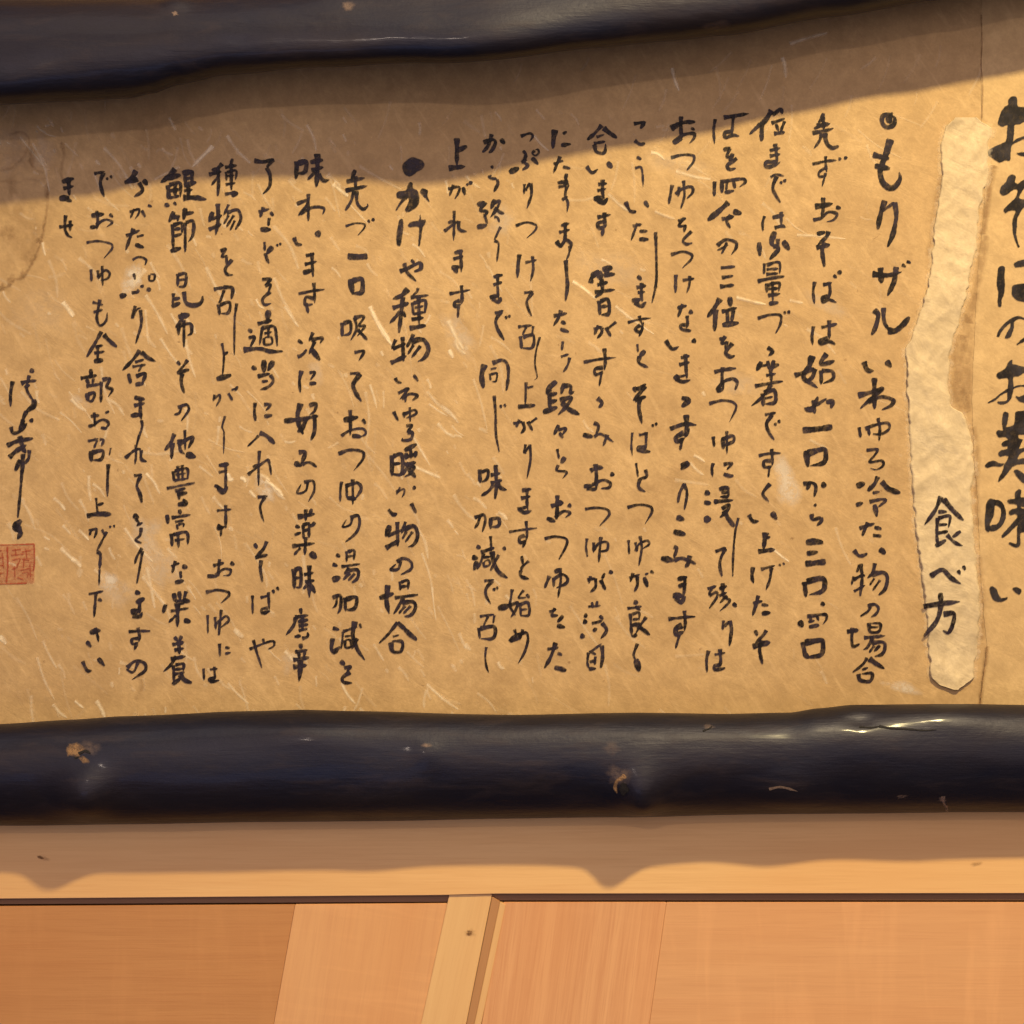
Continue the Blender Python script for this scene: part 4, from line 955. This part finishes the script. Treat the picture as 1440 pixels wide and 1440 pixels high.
def log_object(L, label):
    v, f = L.mesh(-300, 1700, 5)
    me = bpy.data.meshes.new('frame_log'); me.from_pydata(v, [], f)
    bm = bmesh.new(); bm.from_mesh(me); bmesh.ops.recalc_face_normals(bm, faces=bm.faces); bm.to_mesh(me); bm.free()
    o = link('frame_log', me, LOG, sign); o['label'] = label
    return o
log_up = log_object(upper, 'upper black log, sagging towards the left')
log_lo = log_object(lower, 'lower black log with bare knot scars and shiny top')
hl = lower.depth
rnd = random.Random(5)
mb = MB()
blob(mb, 106, 1054, 13, 11, 0.2, hl, 1.0, 0.6, 0.22, (0, 0.6, 1.0)); blob(mb, 118, 1068, 8, 5, 0.5, hl, 0.8, 0.6, 0.2); blob(mb, 98, 1056, 6, 9, 0, hl, 0.9, 0.6, 0.2)
mb.build('knot_scar', SCAR, log_lo)
mb = MB(); stroke(mb, [(110, 1060), (120, 1056), (128, 1060)], 4, hl, 0.9, r=rnd); stroke(mb, [(104, 1066), (112, 1064)], 2.5, hl, 0.9, r=rnd); mb.build('knot_hole', HOLE, log_lo)
mb = MB()
stroke(mb, [(876, 1094), (868, 1098), (865, 1107), (868, 1116)], 5, hl, 0.6, False, rnd, soft=2); stroke(mb, [(875, 1090), (880, 1094)], 5, hl, 0.6, r=rnd)
mb.build('knot_scar', SCAR, log_lo)
mb = MB(); blob(mb, 877, 1110, 7, 9, 0, hl, 1.0, 0.9, 0.2, (0, 0.75, 1.0)); mb.build('knot_hole', HOLE, log_lo)
mb = MB(); stroke(mb, [(1081, 1110), (1094, 1107), (1105, 1108), (1122, 1113)], 4, hl, 0.6, False, rnd, dens=0.8); mb.build('knot_scar', SCARP, log_lo)
mb = MB(); stroke(mb, [(1326, 1119), (1326, 1126), (1331, 1136), (1332, 1144)], 5, hl, 0.6, False, rnd, dens=0.8); blob(mb, 1326, 1124, 6, 5, 0, hl, 0.9, 0.6); mb.build('knot_scar', SCARP, log_lo)
mb = MB()
for (x, y, rx, ry, dn) in ((600, 1048, 9, 4, 0.7), (1268, 1120, 8, 3, 0.6), (125, 1052, 20, 11, 0.35), (870, 1090, 22, 14, 0.35), (996, 1022, 9, 4, 0.35), (860, 1052, 14, 10, 0.2)):
    blob(mb, x, y, rx, ry, 0, hl, dn, 0.4)
mb.build('worn_and_shine_patches', SCARP, log_lo)['kind'] = 'stuff'
mb = MB()
stroke(mb, [(1208, 1022), (1225, 1023), (1238, 1021)], 2.4, hl, 0.9, False, rnd); mb.build('crack', HOLE, log_lo); mb = MB(); stroke(mb, [(1236, 1021), (1255, 1024), (1275, 1025), (1300, 1027), (1318, 1026)], 2.6, hl, 0.9, False, rnd); mb.build('crack', HOLE, log_lo); mb = MB()
stroke(mb, [(988, 1028), (998, 1024), (1002, 1020)], 2, hl, 0.9, False, rnd)
mb.build('crack', HOLE, log_lo)
hu = upper.depth
mb = MB()
blob(mb, 246, 19, 5, 4, 0, hu, 1.0, 0.5)  # shine spot painted on as a pale dab
blob(mb, 490, 8, 10, 8, 0, hu, 0.6, 0.4); blob(mb, 1010, 36, 24, 7, -0.1, hu, 0.2, 0.4)
mb.build('worn_and_shine_patches', SCARP, log_up)['kind'] = 'stuff'
# board behind the paper
def prism(name, poly, d0, d1, mat, parent, bev=0.0):
    v = [P(x, y, d1) for x, y in poly]+[(P(x, y, d1)[0], -d0*S, P(x, y, d1)[2]) for x, y in poly]
    n = len(poly); f = [tuple(range(n)), tuple(range(2*n-1, n-1, -1))]
    for i in range(n): j = (i+1) % n; f.append((i, i+n, j+n, j))
    me = bpy.data.meshes.new(name); me.from_pydata(v, [], f)
    bm = bmesh.new(); bm.from_mesh(me); bmesh.ops.recalc_face_normals(bm, faces=bm.faces)
    if bev: bmesh.ops.bevel(bm, geom=bm.edges[:], offset=bev*S, segments=2, affect='EDGES', clamp_overlap=True)
    bm.to_mesh(me); bm.free()
    return link(name, me, mat, parent, smooth=False)
prism('backing_board', [(-280, -175), (1710, -175), (1710, 1115), (-280, 1115)], -30, -9, DARKW, sign)

# ================================================================== beam and panelled partition below
def w_depth(d): return lambda x, y: d
beam = thing('wooden_beam', 'pale horizontal wooden beam directly under the lower black log', 'beam')
prism('beam_timber', [(-320, 1122), (1760, 1122), (1760, 1256), (700, 1257), (620, 1259), (0, 1264), (-320, 1266)], -25, DB, BEAM, beam, 0.8)
mb = MB(); blob(mb, 57, 1206, 4.5, 3, 0.3, w_depth(DB), 1.0, 0.4); blob(mb, 1373, 1215, 10, 3.5, -0.2, w_depth(DB), 0.35, 0.4)
blob(mb, 62, 1207, 10, 3, 0.3, w_depth(DB), 0.3, 0.5)
mb.build('beam_knot', WKNOT, beam)
part = thing('panelled_partition', 'orange wooden partition of wide boards divided by a slanting yellow post', 'partition')
prism('groove_strip', [(-320, 1240), (1760, 1240), (1760, 1266), (700, 1266), (620, 1268), (0, 1271.5), (-320, 1273)], 20, DB-8, DARKW, part)
prism('partition_back', [(-320, 1242), (1760, 1242), (1760, 1800), (-320, 1800)], 0, 18, DARKW, part)
DP = DB-6
g = 0.12
def xl(x, slope, y, y0=1270): return x+slope*(y-y0)
YB = 1780
prism('board', [(-320, 1277), (0, 1274.5), (415, 1272), (xl(415, -0.178, YB)-g, YB), (-320, YB)], 21, DP-1.2, BOARD_A, part, 0.5)
prism('board', [(415+2*g, 1272), (631.2, 1270.5), (xl(630, -0.219, YB), YB), (xl(415, -0.178, YB)+g, YB)], 21, DP, BOARD_B, part, 0.5)
prism('board', [(708, 1269), (937, 1269), (xl(937, -0.140, YB)-g, YB), (xl(708, -0.18, YB), YB)], 21, DP, BOARD_C, part, 0.5)
prism('board', [(937+2*g, 1269), (1760, 1269), (1760, YB), (xl(937, -0.140, YB)+g, YB)], 21, DP-1.0, BOARD_D, part, 0.5)
# post with a chamfered right side
y0, y1 = 1257.6, YB
pf = [(632, y0), (692, y0), (xl(692, -0.20, y1, y0), y1), (xl(632, -0.219, y1, y0), y1)]
post = prism('post', pf, 22, DB-3.2, POST, part, 0.8)
mb = MB(); blob(mb, 660, 1312, 5, 5, 0, w_depth(DB-3.2), 0.75, 0.4); blob(mb, 659, 1314, 2.2, 2, 0, w_depth(DB-3.2), 1.0, 0.6); blob(mb, 662, 1312, 9, 7, 0, w_depth(DB-3.2), 0.25, 0.3)
mb.build('post_knot', WKNOT, part)
POST_SHADED = wood_mat('shaded_moulding_wood', (0.46, 0.235, 0.095), (0.36, 0.18, 0.07), 'Z', math.radians(-12), 0.5)  # recess shade of the post's side put into a darker wood colour
prism('moulding', [(692.0, 1261), (703, 1268), (xl(700, -0.20, y1, y0), y1), (xl(692.0, -0.20, y1, y0), y1)], 22, DB-2.2, POST_SHADED, part, 0.6)
prism('moulding', [(703.1, 1268.5), (711, 1272), (xl(709, -0.195, y1, y0), y1), (xl(700.2, -0.20, y1, y0), y1)], 22, DB-3.4, POST, part, 0.6)
# plaster and wood of the wall above the upper log
wall = thing('wall_above', 'reddish brown wooden wall showing as a sliver above the upper black log', 'wall')
prism('wall_board', [(-340, -900), (1800, -900), (1800, -180), (-340, -180)], -30, 8, BOARD_A, wall)
